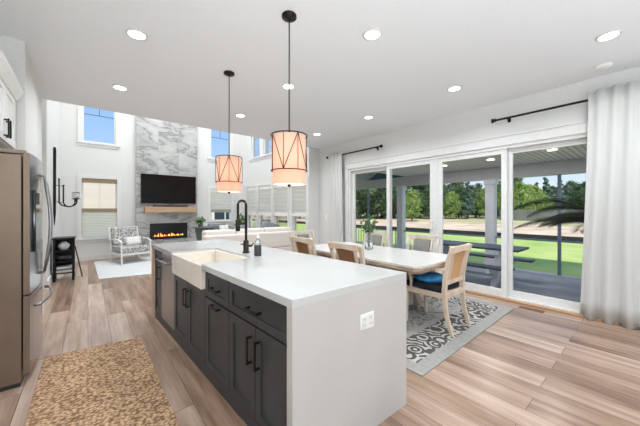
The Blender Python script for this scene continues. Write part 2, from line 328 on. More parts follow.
# ------------------------------------------------------------------ room shell
def wall_holes(mb, u0, u1, z0, z1, holes, f):
    """f(u0,u1,z0,z1) adds one solid piece of wall"""
    us = sorted({u0, u1, *[h[0] for h in holes], *[h[1] for h in holes]}); zs = sorted({z0, z1, *[h[2] for h in holes], *[h[3] for h in holes]})
    for a, b in zip(us[:-1], us[1:]):
        run = None
        for c, d in zip(zs[:-1], zs[1:]):
            inh = any(h[0] < (a+b)/2 < h[1] and h[2] < (c+d)/2 < h[3] for h in holes)
            if inh:
                if run: f(a, b, *run); run = None
            else: run = (run[0], d) if run else (c, d)
        if run: f(a, b, *run)
CZ = 3.0; LZ = 5.9; FY = 9.7; WX = 4.85
box('floor', M['floor'], (-2.2, WX+.06, -2.8, FY+.2, -.12, 0), kind='structure')
box('ceiling', M['ceil'], (-2.2, WX+.2, -2.8, 5.8, CZ, CZ+.2), kind='structure')
box('ceiling_living', M['ceil'], (-1.2, WX+.2, 5.6, FY+.2, LZ, LZ+.15), kind='structure')
MB().box(-1.2, WX+.2, 5.65, 5.8, CZ+.2, LZ).build('wall_bulkhead', M['wall'], kind='structure')
# right wall with the glazed doors
DY0, DY1, DZ1 = .36, 4.72, 2.33
mb = MB(); wall_holes(mb, -2.8, 5.87, 0, CZ, [(DY0, DY1, 0, DZ1)], lambda a, b, c, d: mb.box(WX, WX+.16, a, b, c, d))
mb.build('wall_right', M['wall'], kind='structure')
# back wall behind the viewer, with unseen windows added to bring in daylight
mb = MB(); wall_holes(mb, -2.2, WX+.16, 0, CZ, [(.1, 4.0, .95, 2.5)], lambda a, b, c, d: mb.box(a, b, -2.9, -2.75, c, d))
mb.build('wall_back', M['wall'], kind='structure')
# far wall
far_h = [(-.13, .63, .6, 2.2), (-.12, .6, 3.17, 4.5), (3.22, 3.94, .97, 2.08), (3.22, 3.92, 3.12, 4.5)]
mb = MB(); wall_holes(mb, -.7, 4.4, 0, LZ, far_h, lambda a, b, c, d: mb.box(a, b, FY, FY+.16, c, d))
mb.build('wall_far', M['wall'], kind='structure')
# left walls: fridge alcove, hall piece, jog, living room
mb = MB(); mb.box(-1.3, -1.15, -2.8, 3.92, 0, CZ); mb.box(-1.3, -.47, 3.92, 5.2, 0, CZ); mb.build('wall_left', M['wall'], kind='structure')
mb = MB(); mb.box(-1.05, -.9, 5.2, 6.6, 0, LZ); mb.box(-1.05, -.54, 6.6, FY+.1, 0, LZ); mb.build('wall_living_left', M['wall'], kind='structure')
# living room window wall, slightly angled
import math as _m
A0 = Vector((4.5, 5.87, 0)); A1 = Vector((4.3, 9.7, 0)); dv = (A1-A0).normalized()
MW = Matrix.Translation(A0) @ Matrix(((dv.x, dv.y, 0, 0), (dv.y, -dv.x, 0, 0), (0, 0, 1, 0), (0, 0, 0, 1)))   # local x along wall, local y outwards
low = [(.06, .72), (.92, 1.64), (1.80, 2.58), (2.74, 3.38)]
ww_h = [(a, b, .66, 2.14) for a, b in low] + [(a, b, 3.12, 4.5) for a, b in ((.4, 1.5), (1.62, 2.28), (2.46, 3.05))]
mb = MB(MW); wall_holes(mb, -.02, 3.9, 0, LZ, ww_h, lambda a, b, c, d: mb.box(a, b, 0, .16, c, d))
mb.build('wall_living_right', M['wall'], kind='structure')
box('wall_jog', M['wall'], (4.5, WX+.16, 5.87, 6.0, 0, LZ), kind='structure')
# baseboards
box('baseboard_far', M['trim'], (-.54, 1.07, FY-.02, FY, 0, .14), kind='structure')
box('baseboard_far_right', M['trim'], (2.77, 4.28, FY-.02, FY, 0, .14), kind='structure')
box('baseboard_left', M['trim'], (-.54, -.52, 6.6, FY-.02, 0, .14), kind='structure')
box('baseboard_hall', M['trim'], (-.47, -.45, 3.92, 5.2, 0, .14), kind='structure')
box('baseboard_right', M['trim'], (WX-.02, WX, -2.7, DY0-.12, 0, .14), kind='structure')

wn = [0]
def window(x0, x1, z0, z1, Mx, casing=.09, muntin=None, label=None, rail=None, parent_kind='structure'):
    """local x along wall, local y outwards; window unit with casing, sash, pane"""
    wn[0] += 1
    mb = MB(Mx); c = casing
    for b in ((x0-c, x0, -.02, 0, z0-.02, z1+c), (x1, x1+c, -.02, 0, z0-.02, z1+c), (x0, x1, -.02, 0, z1, z1+c), (x0-c-.015, x1+c+.015, -.045, 0, z0-.045, z0), (x0-c, x1+c, -.018, 0, z0-.12, z0-.045)):
        mb.box(*b)
    o = mb.build('window_%d' % wn[0], M['trim'], kind='structure')
    s = MB(Mx); w = .035
    for b in ((x0, x0+w, .04, .1, z0, z1), (x1-w, x1, .04, .1, z0, z1), (x0+w, x1-w, .04, .1, z0, z0+w), (x0+w, x1-w, .04, .1, z1-w, z1)): s.box(*b)
    if rail: s.box(x0+w, x1-w, .045, .095, rail-.02, rail+.02)
    s.build('window_frame', M['trim'], o)
    if muntin:
        g = MB(Mx); g.box(x0+w, x1-w, .055, .068, muntin-.008, muntin+.008); g.box((x0+x1)/2-.008, (x0+x1)/2+.008, .055, .068, muntin, z1-w); g.build('muntin', M['basket'], o)
    MB(Mx).box(x0+w, x1-w, .072, .076, z0+w, z1-w).build('pane', M['pane'], o)
    return o
MF = Matrix.Translation((0, FY, 0))
window(-.13, .63, .6, 2.2, MF, rail=1.36)
window(-.12, .6, 3.17, 4.5, MF, muntin=3.93)
window(3.22, 3.94, .97, 2.08, MF, casing=.1, rail=1.5)
window(3.22, 3.92, 3.12, 4.5, MF, muntin=3.86)
for a, b in low: window(a, b, .66, 2.14, MW, casing=.06, rail=1.35)
for a, b in ((.4, 1.5), (1.62, 2.28), (2.46, 3.05)): window(a, b, 3.12, 4.5, MW, casing=.08)
MBK = Matrix.Translation((0, -2.75, 0)) @ Matrix.Rotation(PI, 4, 'Z')
window(-4.0, -2.05, .95, 2.5, MBK); window(-2.0, -.1, .95, 2.5, MBK)  # unseen kitchen windows, added for daylight

# glazed sliding door wall
d = MB(); X = WX
d.box(X-.025, X, DY0-.1, DY0, 0, DZ1+.12); d.box(X-.025, X, DY1, DY1+.1, 0, DZ1+.12); d.box(X-.03, X, DY0-.1, DY1+.1, DZ1, DZ1+.13); d.box(X-.05, X, DY0-.13, DY1+.13, DZ1+.13, DZ1+.155)
door = d.build('door_1', M['trim'], kind='structure')
d = MB(); d.box(X, X+.14, DY0, DY0+.04, 0, DZ1); d.box(X, X+.14, DY1-.04, DY1, 0, DZ1); d.box(X, X+.14, DY0+.04, DY1-.04, DZ1-.05, DZ1); d.box(X+.005, X+.15, DY0+.04, DY1-.04, 0, .035)
d.build('door_frame', M['trim'], door)
def slider_panel(y0, y1, x0, bot=.035, top=DZ1-.05):
    s = MB(); w = .075
    gy0, gy1 = y0+w, y1-w
    s.box(x0, x0+.045, y0, gy0, bot, top); s.box(x0, x0+.045, gy1, y1, bot, top); s.box(x0, x0+.045, gy0, gy1, bot, .135); s.box(x0, x0+.045, gy0, gy1, 2.21, top)
    p = s.build('door_panel', M['trim'], door, bevel=.003)
    box('glass', M['pane'], (x0+.018, x0+.024, gy0-.005, gy1+.005, .13, 2.215), p)
    return p
slider_panel(3.56, 4.68, X+.08); slider_panel(2.58, 3.63, X+.02); slider_panel(1.42, 2.5, X+.02); slider_panel(.4, 1.44, X+.08)
box('meeting_stile', M['trim'], (X+.012, X+.07, 2.5, 2.58, .035, DZ1-.05), door)
hd = MB(); hd.box(X-.02, X+.02, 2.60, 2.625, .98, 1.16); hd.build('door_handle', M['plastic'], door, bevel=.006)
box('threshold', M['threshold'], (X-.075, X, DY0-.1, DY1+.1, 0.0005, .022), door, bevel=.004)

# ------------------------------------------------------------------ downlights
dl0 = None
spots = [(.35, 3.09, 'above the fridge side of the aisle, nearest the fridge'), (.33, 4.58, 'nearest the tiled fireplace, left of the pendants'),
         (2.04, 1.68, 'just right of the nearer pendant rod'), (2.04, 3.1, 'seen right beside the nearer pendant rod'), (2.03, 4.59, 'between the two pendants near the ceiling edge'),
         (3.76, .27, 'beside the smoke detector at the right'), (3.8, 1.72, 'above the dining table, in front of the long curtain rod'), (3.82, 3.23, 'between the table and the shorter curtain rod'), (3.82, 4.68, 'furthest back, near the far curtain'),
         (.35, 1.6, None), (2.04, .15, None), (.35, .1, None), (.35, -1.4, None), (2.04, -1.4, None), (3.8, -1.4, None)]  # entries without a place are unseen lamps added to light the kitchen
for x, y, where in spots:
    if dl0 is None:
        dl = thing('recessed_light', '', 'ceiling light', (x, y, CZ))
        MB().lathe([(.088, 0), (.088, -.008), (.07, -.012), (.07, -.002)], n=28).build('trim_ring', M['trim'], dl)
        MB().lathe([(.069, -.003), (.069, -.0115)], n=28).build('lens', M['lamp_white'], dl); dl0 = dl
    else: dl = copy_tree(dl0); dl.location = (x, y, CZ)
    dl['label'] = 'round white recessed ceiling light ' + (where or 'in the kitchen behind the viewer'); dl['group'] = 'recessed ceiling lights'
    a = light('downlight_lamp', 'AREA', (x, y, CZ-.014), (0, 0, 0), DOWNLIGHT_W*(2.7 if x > 3 else 3.0 if x < 1 and y > 2.5 else 2.9 if y > 4 else .2 if y < 2 else .9), (.87, .94, 1), .13); a.data.shape = 'DISK'; a.parent = dl; a.location = (0, 0, -.014)
    a.data.spread = math.radians(150)

for x, y in ((.6, 6.9), (1.87, 6.9), (3.2, 6.9), (.6, 8.6), (1.87, 8.6), (3.2, 8.6)):  # unseen lamps added to brighten the living room
    dl = copy_tree(dl0); dl.location = (x, y, LZ); dl['label'] = 'round white recessed ceiling light high in the two-storey living room ceiling'; dl['group'] = 'recessed lights of the living room'
    a = light('downlight_lamp', 'AREA', (x, y, LZ-.014), (0, 0, 0), 16, (.93, .96, 1), .13); a.data.shape = 'DISK'; a.parent = dl; a.location = (0, 0, -.014); a.data.spread = math.radians(165)

# smoke detector
o = MB().lathe([(.07, 0), (.07, -.02), (.06, -.032), (.02, -.036)], (4.5, .36, CZ), 24).build('smoke_detector', M['plastic']); tag(o, 'round white smoke detector on the ceiling above the right curtain', 'smoke detector')

# ------------------------------------------------------------------ kitchen island
IR = math.radians(2.8); IL = Matrix.Translation((.76, 1.12, 0)) @ Matrix.Rotation(IR, 4, 'Z')
IW, ILEN, TOP = .95, 2.95, .92
def ithing(name, label, cat, group=None): return thing(name, label, cat, (.76, 1.12, 0), IR, group)
# worktop with waterfall end
w = ithing('island_worktop', 'white quartz island worktop with a waterfall end facing the dining rug', 'countertop')
sv0, sv1, su1 = 1.21, 2.05, .47
m = MB(); z0 = .878
m.prism([(0, 0), (IW, -.06), (IW, sv0), (0, sv0)], z0, TOP); m.box(su1, IW, sv0, sv1, z0, TOP); m.box(0, IW, sv1, ILEN, z0, TOP)
m.build('top_slab', M['counter'], w)
MB().prism([(0, 0), (IW, -.06), (IW, -.015), (0, .045)], 0, z0-.0005).build('waterfall_panel', M['waterfall'], w)
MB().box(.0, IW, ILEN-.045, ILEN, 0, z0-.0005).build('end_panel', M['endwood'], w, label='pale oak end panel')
def shaker(par, name, v0, v1, zz0, zz1, u=.03, rail=.06, mat_=None):
    g = .0035; m = MB(); v0 += g; v1 -= g; zz0 += g; zz1 -= g
    m.box(u+.008, u+.02, v0, v1, zz0, zz1)
    for b in ((v0, v0+rail, zz0, zz1), (v1-rail, v1, zz0, zz1), (v0+rail, v1-rail, zz0, zz0+rail), (v0+rail, v1-rail, zz1-rail, zz1)):
        m.box(u, u+.009, b[0], b[1], b[2], b[3])
    return m.build(name, mat_ or M['cab'], par)
def pull(par, v, z, L_, vert, u=.03):
    m = MB(); r = .0075
    if vert:
        m.box(u-.036, u-.026, v-r, v+r, z-L_/2, z+L_/2)
        for q in (-1, 1): m.box(u-.027, u+.001, v-r, v+r, z+q*(L_/2-.008)-.006, z+q*(L_/2-.008)+.006)
    else:
        m.box(u-.036, u-.026, v-L_/2, v+L_/2, z-r, z+r)
        for q in (-1, 1): m.box(u-.027, u+.001, v+q*(L_/2-.008)-.006, v+q*(L_/2-.008)+.006, z-r, z+r)
    return m.build('handle', M['black'], par, bevel=.0015)
ZT = .868
def carcass(par, v0, v1, zt=ZT, z0=.0): return MB().box(.051, IW-.25, v0+.001, v1-.001, z0, zt).build('body', M['steeld'], par)
c = ithing('island_cabinet', 'charcoal island cabinet with a wide drawer over two doors, next to the waterfall end', 'cabinet', 'island cabinets')
carcass(c, .047, .768); MB().box(.034, .0505, .047, .767, .0, .085).build('base_board', M['cab'], c)
f = shaker(c, 'drawer', .05, .768, .66, .862, rail=.05); pull(f, .409, .757, .15, False)
f = shaker(c, 'door', .05, .409, .09, .655); pull(f, .362, .505, .17, True)
f = shaker(c, 'door', .409, .768, .09, .655); pull(f, .456, .505, .17, True)
c = ithing('island_cabinet', 'narrow charcoal island cabinet with drawer and pull-out front, just before the sink', 'cabinet', 'island cabinets')
carcass(c, .769, 1.209); MB().box(.034, .0505, .769, 1.209, .0, .085).build('base_board', M['cab'], c)
f = shaker(c, 'drawer', .769, 1.209, .66, .862, rail=.05); pull(f, .985, .757, .15, False)
f = shaker(c, 'pull_out_front', .769, 1.209, .09, .655); pull(f, .985, .625, .15, False)
c = ithing('sink_cabinet', 'charcoal two-door cabinet below the white farmhouse sink', 'cabinet', 'island cabinets')
carcass(c, 1.21, 2.07, .70); MB().box(.034, .0505, 1.211, 2.069, .0, .085).build('base_board', M['cab'], c)
f = shaker(c, 'door', 1.212, 1.64, .09, .705); pull(f, 1.60, .545, .16, True)
f = shaker(c, 'door', 1.64, 2.068, .09, .705); pull(f, 1.68, .545, .16, True)
c = ithing('dishwasher', 'stainless steel dishwasher with a bar handle beside the farmhouse sink', 'dishwasher')
MB().box(.055, .65, 2.072, 2.58, .1, .868).build('body', M['steeld'], c)
MB().box(.028, .054, 2.074, 2.578, .10, .862).build('door', M['steel'], c, bevel=.004)
MB().box(.034, .05, 2.074, 2.578, .0, .095).build('toe_kick', M['cab'], c)
m = MB(); m.sweep([(.028, 2.12, .79), (-.03, 2.12, .79), (-.03, 2.53, .79), (.028, 2.53, .79)], .022, .022, n=10); m.build('handle', M['steel'], c)
c = ithing('island_cabinet', 'charcoal one-door cabinet at the far end of the island beyond the dishwasher', 'cabinet', 'island cabinets')
carcass(c, 2.582, 2.903); MB().box(.034, .0505, 2.582, 2.903, .0, .085).build('base_board', M['cab'], c)
f = shaker(c, 'door', 2.584, 2.903, .09, .862); pull(f, 2.66, .6, .15, True)
c = ithing('island_back_panel', 'white panelled back of the island facing the dining table', 'panel')
MB().box(IW-.249, IW-.23, .046, ILEN-.046, 0, .877).build('back_board', M['cabwhite'], c)
# farmhouse sink
s = ithing('farmhouse_sink', 'white fireclay apron-front sink set into the island', 'sink')
m = MB(); ux0 = -.002; b0, b1 = sv0+.004, sv1-.004; u1 = su1-.003; t = .028; zb = .712; zt = .907
m.box(ux0, ux0+t+.015, b0, b1, zb, zt); m.box(u1-t, u1, b0, b1, zb, zt); m.box(ux0+t+.015, u1-t, b0, b0+t, zb, zt); m.box(ux0+t+.015, u1-t, b1-t, b1, zb, zt); m.box(ux0+t+.015, u1-t, b0+t, b1-t, zb, zb+.03)
m.build('basin', M['sink'], s, bevel=.006)
MB().lathe([(.045, .7201), (.045, .724), (.03, .7245)], (.24, 1.63, 0), 20).build('drain', M['steel'], s)
# faucet
f = thing('kitchen_faucet', 'tall dark bronze spring faucet standing behind the island sink', 'faucet', (1.235, 2.655, TOP))
MB().lathe([(.036, 0), (.036, .01), (.028, .014), (.028, .12), (.018, .13)], n=20).build('base', M['bronze'], f)
fx = Vector((-.85, .52, 0)).normalized()
R = .040; pts = [(0, 0, .1), (0, 0, .46)] + [tuple(fx*(R-R*math.cos(a))+Vector((0, 0, .49+R*math.sin(a)))) for a in [PI*k/10 for k in range(11)]] + [tuple(fx*2*R+Vector((0, 0, .38)))]
MB().tube(pts, .0125, 12).build('spring_neck', M['bronze'], f)
coil = MB()
for k in range(30):
    z = .2+k*.0095; coil.lathe([(.0135, -.0022), (.0165, 0), (.0135, .0022)], (0, 0, z), 12)
coil.build('coil', M['bronze'], f)
e = fx*2*R
MB().lathe([(.0125, .38), (.014, .36), (.014, .34), (.021, .33), (.023, .225), (.019, .22)], (e.x, e.y, 0), 14).build('spray_head', M['bronze'], f)
m = MB(); m.sweep([(0, 0, .3), tuple(fx*R+Vector((0, 0, .3))), tuple(e+Vector((0, 0, .345)))], .012, n=8); m.build('docking_arm', M['bronze'], f)
m = MB(); m.tube([(0, 0, .07), (.05, -.03, .07)], .012, 10); m.tube([(.05, -.03, .07), (.066, -.04, .1)], .006, 8); m.tube([(0, 0, .085), (-.05, .02, .09)], .006, 8); m.build('lever', M['bronze'], f)
# soap
f = thing('soap_dispenser', 'clear glass soap bottle with a dark label and pump, right of the faucet', 'soap dispenser', (1.24, 2.41, TOP))
MB().lathe([(.033, .001), (.034, .01), (.034, .095), (.028, .105), (.0335, .102)], n=20, cap=True).build('label_sleeve', M['soapdark'], f)
MB().lathe([(.03, .1), (.032, .112), (.026, .14), (.013, .152), (.013, .165)], n=20).build('bottle', M['glassware'], f)
m = MB(); m.lathe([(.015, .165), (.015, .18), (.005, .182), (.005, .205)], n=14); m.tube([(0, 0, .205), (-.035, .02, .2)], .005, 8); m.build('pump', M['plastic'], f)
# outlet
f = thing('wall_outlet', 'white double outlet on the waterfall end of the island', 'outlet', (1.30, 1.1145, .685), IR-math.radians(3.37))
MB().box(-.06, .06, -.006, 0, -.048, .048).build('cover_plate', M['plastic'], f, bevel=.002)
for q in (-.03, .03): 
    m = MB(); m.box(q-.019, q+.019, -.009, -.006, -.035, .035); r = m.build('receptacle', M['trim'], f, bevel=.001)
    for zz in (-.018, .018):
        k = MB(); k.box(q-.009, q-.006, -.0097, -.009, zz-.006, zz+.006); k.box(q+.006, q+.009, -.0097, -.009, zz-.006, zz+.006); k.build('slot', M['greyfab'], r)

# ------------------------------------------------------------------ pendants
def pendant(x, y, label, ph):
    p = thing('pendant_light', label, 'pendant light', (x, y, CZ), 0, 'drum pendants over the island')
    MB().lathe([(.062, 0), (.062, -.02), (.02, -.024), (.012, -.04)], n=24).build('canopy', M['bronze'], p)
    MB().tube([(0, 0, -.03), (0, 0, -.99)], .0055, 8).build('rod', M['bronze'], p)
    zt, zr, zb, R, r = -1.018, -1.315, -1.43, .152, .137
    m = MB(); n = 36
    m.rings([[(r*math.cos(2*PI*i/n), r*math.sin(2*PI*i/n), z) for i in range(n)] for z in (zt-.005, zb)], cap=False, smooth=True); m.build('lamp_shade', M['lampshade'], p)
    MB().lathe([(r-.004, zb+.006), (r-.004, zb+.002)], n=36).build('diffuser', M['diffuser'], p)
    m = MB(); m.lathe([(.016, zb+.002), (.016, zb-.008), (.006, zb-.016), (.008, zb-.024)], n=12); m.build('finial', M['bronze'], p)
    m = MB()
    for z in (zt, zr): m.tube([(R*math.cos(2*PI*i/36), R*math.sin(2*PI*i/36), z) for i in range(37)], .0048, 6)
    k = 4
    for i in range(k):
        a = 2*PI*i/k+math.radians(ph); h = PI/k
        T = lambda an: (R*math.cos(an), R*math.sin(an), zt); B = lambda an: (R*math.cos(an), R*math.sin(an), zr)
        m.tube([T(a), B(a+h)], .0034, 5); m.tube([T(a), B(a-h)], .0034, 5); m.tube([T(a), B(a)], .003, 5); m.tube([T(a+h), B(a+h)], .003, 5)
    for i in range(3):
        a = 2*PI*i/3; m.tube([(0, 0, zt), (R*math.cos(a), R*math.sin(a), zt)], .003, 5)
    m.build('wire_cage', M['bronze'], p)
    b = light('pendant_bulb', 'POINT', (0, 0, -1.2), (0, 0, 0), .42, (1, .88, .80)); b.data.shadow_soft_size = .04; b.parent = p
    return p
M['diffuser'] = mat('pendant_diffuser', (255, 240, 220), .6, emis=.8)
pendant(1.305, 1.97, 'nearer cream drum pendant in a bronze wire cage, above the island', -96)
pendant(1.3, 3.26, 'farther cream drum pendant in a bronze wire cage, above the sink', -112)

# ------------------------------------------------------------------ refrigerator
F = thing('refrigerator', 'stainless french-door refrigerator standing at the left edge', 'refrigerator', (-.40, 3.1, 0))
FZ = 1.80; FW = .80
MB().box(-.70, .008, 0.01, FW-.01, .03, FZ-.02).build('body', M['fridgeside'], F, bevel=.006)
MB().box(-.68, .0, .015, FW-.015, 0, .09).build('toe_grille', M['steeld'], F)
def curved_door(v0, v1, z0, z1, bulge0, bulge1):
    m = MB(); n = 8; pts = []
    for i in range(n+1):
        t = i/n; v = v0+(v1-v0)*t; g = (v-0)/FW; pts.append((.052+.022*math.sin(PI*min(max(g, 0), 1)), v))
    poly = [(.016, v0)]+pts+[(.016, v1)]
    m.prism(poly, z0, z1)
    for f_ in m.bm.faces:
        f_.normal_update()
        if abs(f_.normal.y) > .9: f_.material_index = 1  # door sides take the brown, a floor reflection put into the colour
    return m
M['fdoor'] = noise_mat('fridge_door_steel', (168, 168, 170), (184, 184, 186), 40, .2, stretch=(1, 1, .02), metal=.95)
d1 = curved_door(.0, .398, .70, FZ, 0, 0).build('door', [M['fdoor'], M['fridgeside']], F, bevel=.004)
d2 = curved_door(.402, FW, .70, FZ, 0, 0).build('door', [M['fdoor'], M['fridgeside']], F, bevel=.004)
d3 = curved_door(.0, FW, .09, .69, 0, 0).build('freezer_drawer', [M['fdoor'], M['fridgeside']], F, bevel=.004)
def bow(vy, z0, z1, par):
    m = MB(); n = 10
    pts = [(.07, vy, z0)]+[(.085+.055*math.sin(PI*(.08+.84*i/n)), vy, z0+(z1-z0)*i/n) for i in range(n+1)]+[(.07, vy, z1)]
    m.sweep(pts, .022, .016, n=10); return m.build('handle', M['steel'], par)
bow(.365, .80, 1.66, d1); bow(.435, .80, 1.66, d2)
m = MB(); pts = [(.07, .06, .60)]+[(.085+.06*math.sin(PI*(.08+.84*i/10)), .06+.68*i/10, .60) for i in range(11)]+[(.07, .74, .60)]
m.sweep(pts, .02, .024, n=10); m.build('handle', M['steel'], d3)
MB().box(.06, .0775, .09, .30, 1.02, 1.52).build('dispenser', M['screen_dark'], d1, bevel=.004)
MB().box(.07, .0795, .10, .29, 1.40, 1.50).build('control_panel', M['steeld'], d1)
MB().box(-.12, .03, .01, .08, FZ-.01, FZ+.018).build('hinge_cover', M['fridgeside'], F, bevel=.004); MB().box(-.12, .03, FW-.08, FW-.01, FZ-.01, FZ+.018).build('hinge_cover', M['fridgeside'], F, bevel=.004)

# wall cabinet over the fridge
C = thing('wall_cabinet', 'white wall cabinet with crown moulding above the refrigerator', 'cabinet', (-.53, 3.0, 1.92))
MB().box(-.6, -.022, 0, .90, 0, .49).build('body', M['cabwhite'], C)
def sh2(v0, v1, name, glassy=False):
    m = MB(); r = .06; z0, z1 = .012, .485
    for b in ((v0, v0+r, z0, z1), (v1-r, v1, z0, z1), (v0+r, v1-r, z0, z0+r), (v0+r, v1-r, z1-r, z1)): m.box(-.02, 0, *b)
    if not glassy: m.box(-.02, -.008, v0+r, v1-r, z0+r, z1-r)
    o = m.build(name, M['cabwhite'], C)
    if glassy: MB().box(-.016, -.011, v0+r, v1-r, z0+r, z1-r).build('glass_panel', M['plastic'], o)
    return o
a_ = sh2(.003, .447, 'door', True); b_ = sh2(.452, .897, 'door')
for v, par in ((.41, a_), (.49, b_)):
    m = MB(); m.box(.022, .032, v-.006, v+.006, .04, .19); m.box(-.001, .023, v-.006, v+.006, .045, .057); m.box(-.001, .023, v-.006, v+.006, .173, .185); m.build('handle', M['black'], par)
m = MB(); m.sweep([(.0, -.0, .5), (.0, .9, .5)], .02, .05); m.rings([[(-.02, v, .48), (.012, v, .48), (.055, v, .56), (.055, v, .58), (-.02, v, .58)] for v in (0, .90)]); m.build('crown_moulding', M['cabwhite'], C)

# ------------------------------------------------------------------ rugs
def rug(name, poly, mat_, label, th=.012, sub=None):
    o = MB().prism(poly, .0005, th).build(name, mat_, bevel=.004); return tag(o, label, 'rug')
o = rug('jute_rug', [(-.31, 3.57), (.43, 3.47), (.44, 1.7), (-.30, 1.7)], M['jute'], 'brown woven jute rug on the floor between the island and the refrigerator')
rug('white_rug', [(.12, 9.25), (.16, 6.9), (1.04, 6.75), (1.75, 6.66), (1.8, 7.0), (3.6, 7.0), (3.6, 9.3)], M['white_rug'], 'plain off-white rug on the living room floor in front of the fireplace')
o = MB().box(-1.2, 1.2, -1.65, 1.65, .0005, .011).build('patterned_rug', persian(1.2, 1.65), bevel=.003); o.location = (3.27, 2.86, 0); o.rotation_euler.z = math.radians(.5)
tag(o, 'grey and charcoal medallion-bordered rug under the dining table', 'rug')

# ------------------------------------------------------------------ dining table
T = thing('dining_table', 'white-topped trestle dining table with weathered wood edge, standing on the patterned rug', 'table', (3.13, 2.6, .011))
TL, TW = 1.06, .53
def octo(hx, hy, c): return [(-hx+c, -hy), (hx-c, -hy), (hx, -hy+c), (hx, hy-c), (hx-c, hy), (-hx+c, hy), (-hx, hy-c), (-hx, -hy+c)]
MB().prism(octo(TW, TL, .06), .735, .753).build('table_top', [M['tabletop']], T)
MB().prism(octo(TW+.004, TL+.004, .06), .70, .7345).build('top_edge', M['woodt'], T)
MB().prism(octo(TW-.05, TL-.05, .05), .66, .6995).build('apron', M['woodt'], T)
M['pedestal'] = noise_mat('grey_washed_pedestal', (160, 150, 140), (186, 178, 168), 9, .6, stretch=(1, 1, .2))
for sgn in (-1, 1):
    yy = sgn*.55; m = MB()
    m.box(-.08, .08, yy-.08, yy+.08, .14, .66); m.box(-.3, .3, yy-.05, yy+.05, .6, .66)
    p = m.build('pedestal', M['pedestal'], T, bevel=.008)
    for sx in (-1, 1):
        m = MB(); m.sweep([(sx*.06, yy, .34), (sx*.16, yy, .30), (sx*.24, yy, .2), (sx*.3, yy, .09), (sx*.38, yy, .045), (sx*.42, yy, .04)], [.09]*6, [.1, .085, .08, .07, .06, .075], side=(0, 1, 0)); m.build('foot', M['pedestal'], p, bevel=.006)
MB().box(-.04, .04, -.47, .47, .2, .28).build('stretcher', M['pedestal'], T, bevel=.006)

def chair(label, arms=False, back_front=True, panel='canedark', frame='wood', seat_z=.47, group='whitewashed dining chairs', z=.011):
    c = thing('dining_chair', label, 'chair', (0, 0, z), 0, group); fm = M[frame]; W2 = .235
    for sx in (-1, 1):
        x = sx*W2
        MB().sweep([(x*1.04, .235, 0), (x*1.0, .24, .2), (x, .235, .43)], [.03, .036, .045], [.03, .036, .045], side=(1, 0, 0)).build('front_leg', fm, c, bevel=.004)
        MB().sweep([(x, -.31, 0), (x, -.25, .2), (x, -.225, .42), (x, -.235, .6), (x*1.02, -.27, .8), (x*1.06, -.32, .95)], [.034, .036, .042, .042, .04, .042], [.034, .042, .05, .046, .04, .034], side=(1, 0, 0)).build('rear_leg', fm, c, bevel=.004)
    m = MB(); m.box(-W2, W2, .215, .25, .37, .43); m.box(-W2, W2, -.245, -.21, .37, .43); m.box(-W2-.018, -W2+.018, -.22, .23, .37, .43); m.box(W2-.018, W2+.018, -.22, .23, .37, .43); m.build('seat_frame', fm, c, bevel=.004)
    MB().box(-.25, .25, -.2, .26, .4305, .49).build('seat', M['navy'], c, bevel=.02, seg=3)
    m = MB(); m.sweep([(-.25, -.3, .915), (-.12, -.325, .92), (0, -.33, .925), (.12, -.325, .92), (.25, -.3, .915)], .03, [.085, .07, .062, .07, .085], side=(0, 1, 0)); m.build('top_rail', fm, c, bevel=.005)
    m = MB(); m.sweep([(-.23, -.228, .545), (.23, -.228, .545)], .03, .05, side=(0, 1, 0)); m.build('bottom_rail', fm, c, bevel=.005)
    def slab(x0, x1, off, th):
        rs = []
        for (y, z_) in ((-.228, .565), (-.24, .65), (-.262, .76), (-.3, .89)):
            rs.append([(x0, y+off, z_), (x1, y+off, z_), (x1, y+off+th, z_), (x0, y+off+th, z_)])
        return MB().rings(rs)
    for sx in (-1, 1):
        MB().sweep([(sx*.145, -.228, .56), (sx*.145, -.24, .65), (sx*.148, -.262, .76), (sx*.15, -.3, .9)], .028, .03, side=(1, 0, 0)).build('inner_stile', fm, c, bevel=.004)
    slab(-.132, .132, -.012, .012).build('cane_panel', M[panel], c)
    if back_front: slab(-.128, .128, .003, .022).build('back_pad', M['greyfab'], c)
    if arms:
        for sx in (-1, 1):
            MB().sweep([(sx*.245, -.25, .70), (sx*.262, -.1, .675), (sx*.27, .05, .65), (sx*.262, .15, .635), (sx*.25, .19, .6), (sx*.245, .17, .5), (sx*.24, .17, .42)], .034, .03, side=(1, 0, 0)).build('arm', fm, c, bevel=.004)
    return c
ca = chair('side chair at the island side of the table, nearer the near end, brown cane back', frame='wood')
ca.location = (2.60, 2.3, .011); ca.rotation_euler.z = -PI/2
cb = copy_tree(ca); cb.location = (2.62, 3.18, .011); cb['label'] = 'side chair at the island side of the table, nearer the sofa, brown cane back'
cc = copy_tree(ca); cc.location = (3.68, 2.28, .011); cc.rotation_euler.z = PI/2; cc['label'] = 'grey-padded chair by the sliding door, right of the glass vase'
cd_ = copy_tree(ca); cd_.location = (3.68, 3.18, .011); cd_.rotation_euler.z = PI/2; cd_['label'] = 'grey-padded chair by the sliding door, partly hidden behind the glass vase'
ce = copy_tree(ca); ce.location = (3.05, 3.86, .011); ce.rotation_euler.z = PI; ce['label'] = 'dining chair at the far head of the table in front of the sofa back'
for c in (cc, cd_, ce):
    for k in [x for x in bpy.data.objects if x.parent == c and x.type == 'MESH' and x.name.split('.')[0] not in ('seat', 'back_pad', 'cane_panel')]:
        k.data = k.data.copy(); k.data.materials[0] = M['woodw']
ch = chair('pale oak armchair with honey cane back at the near head of the table', arms=True, back_front=False, panel='cane', frame='wood')
ch.scale = (.92, 1, 1); ch.location = (3.19, 1.68, .011); ch.rotation_euler.z = 0
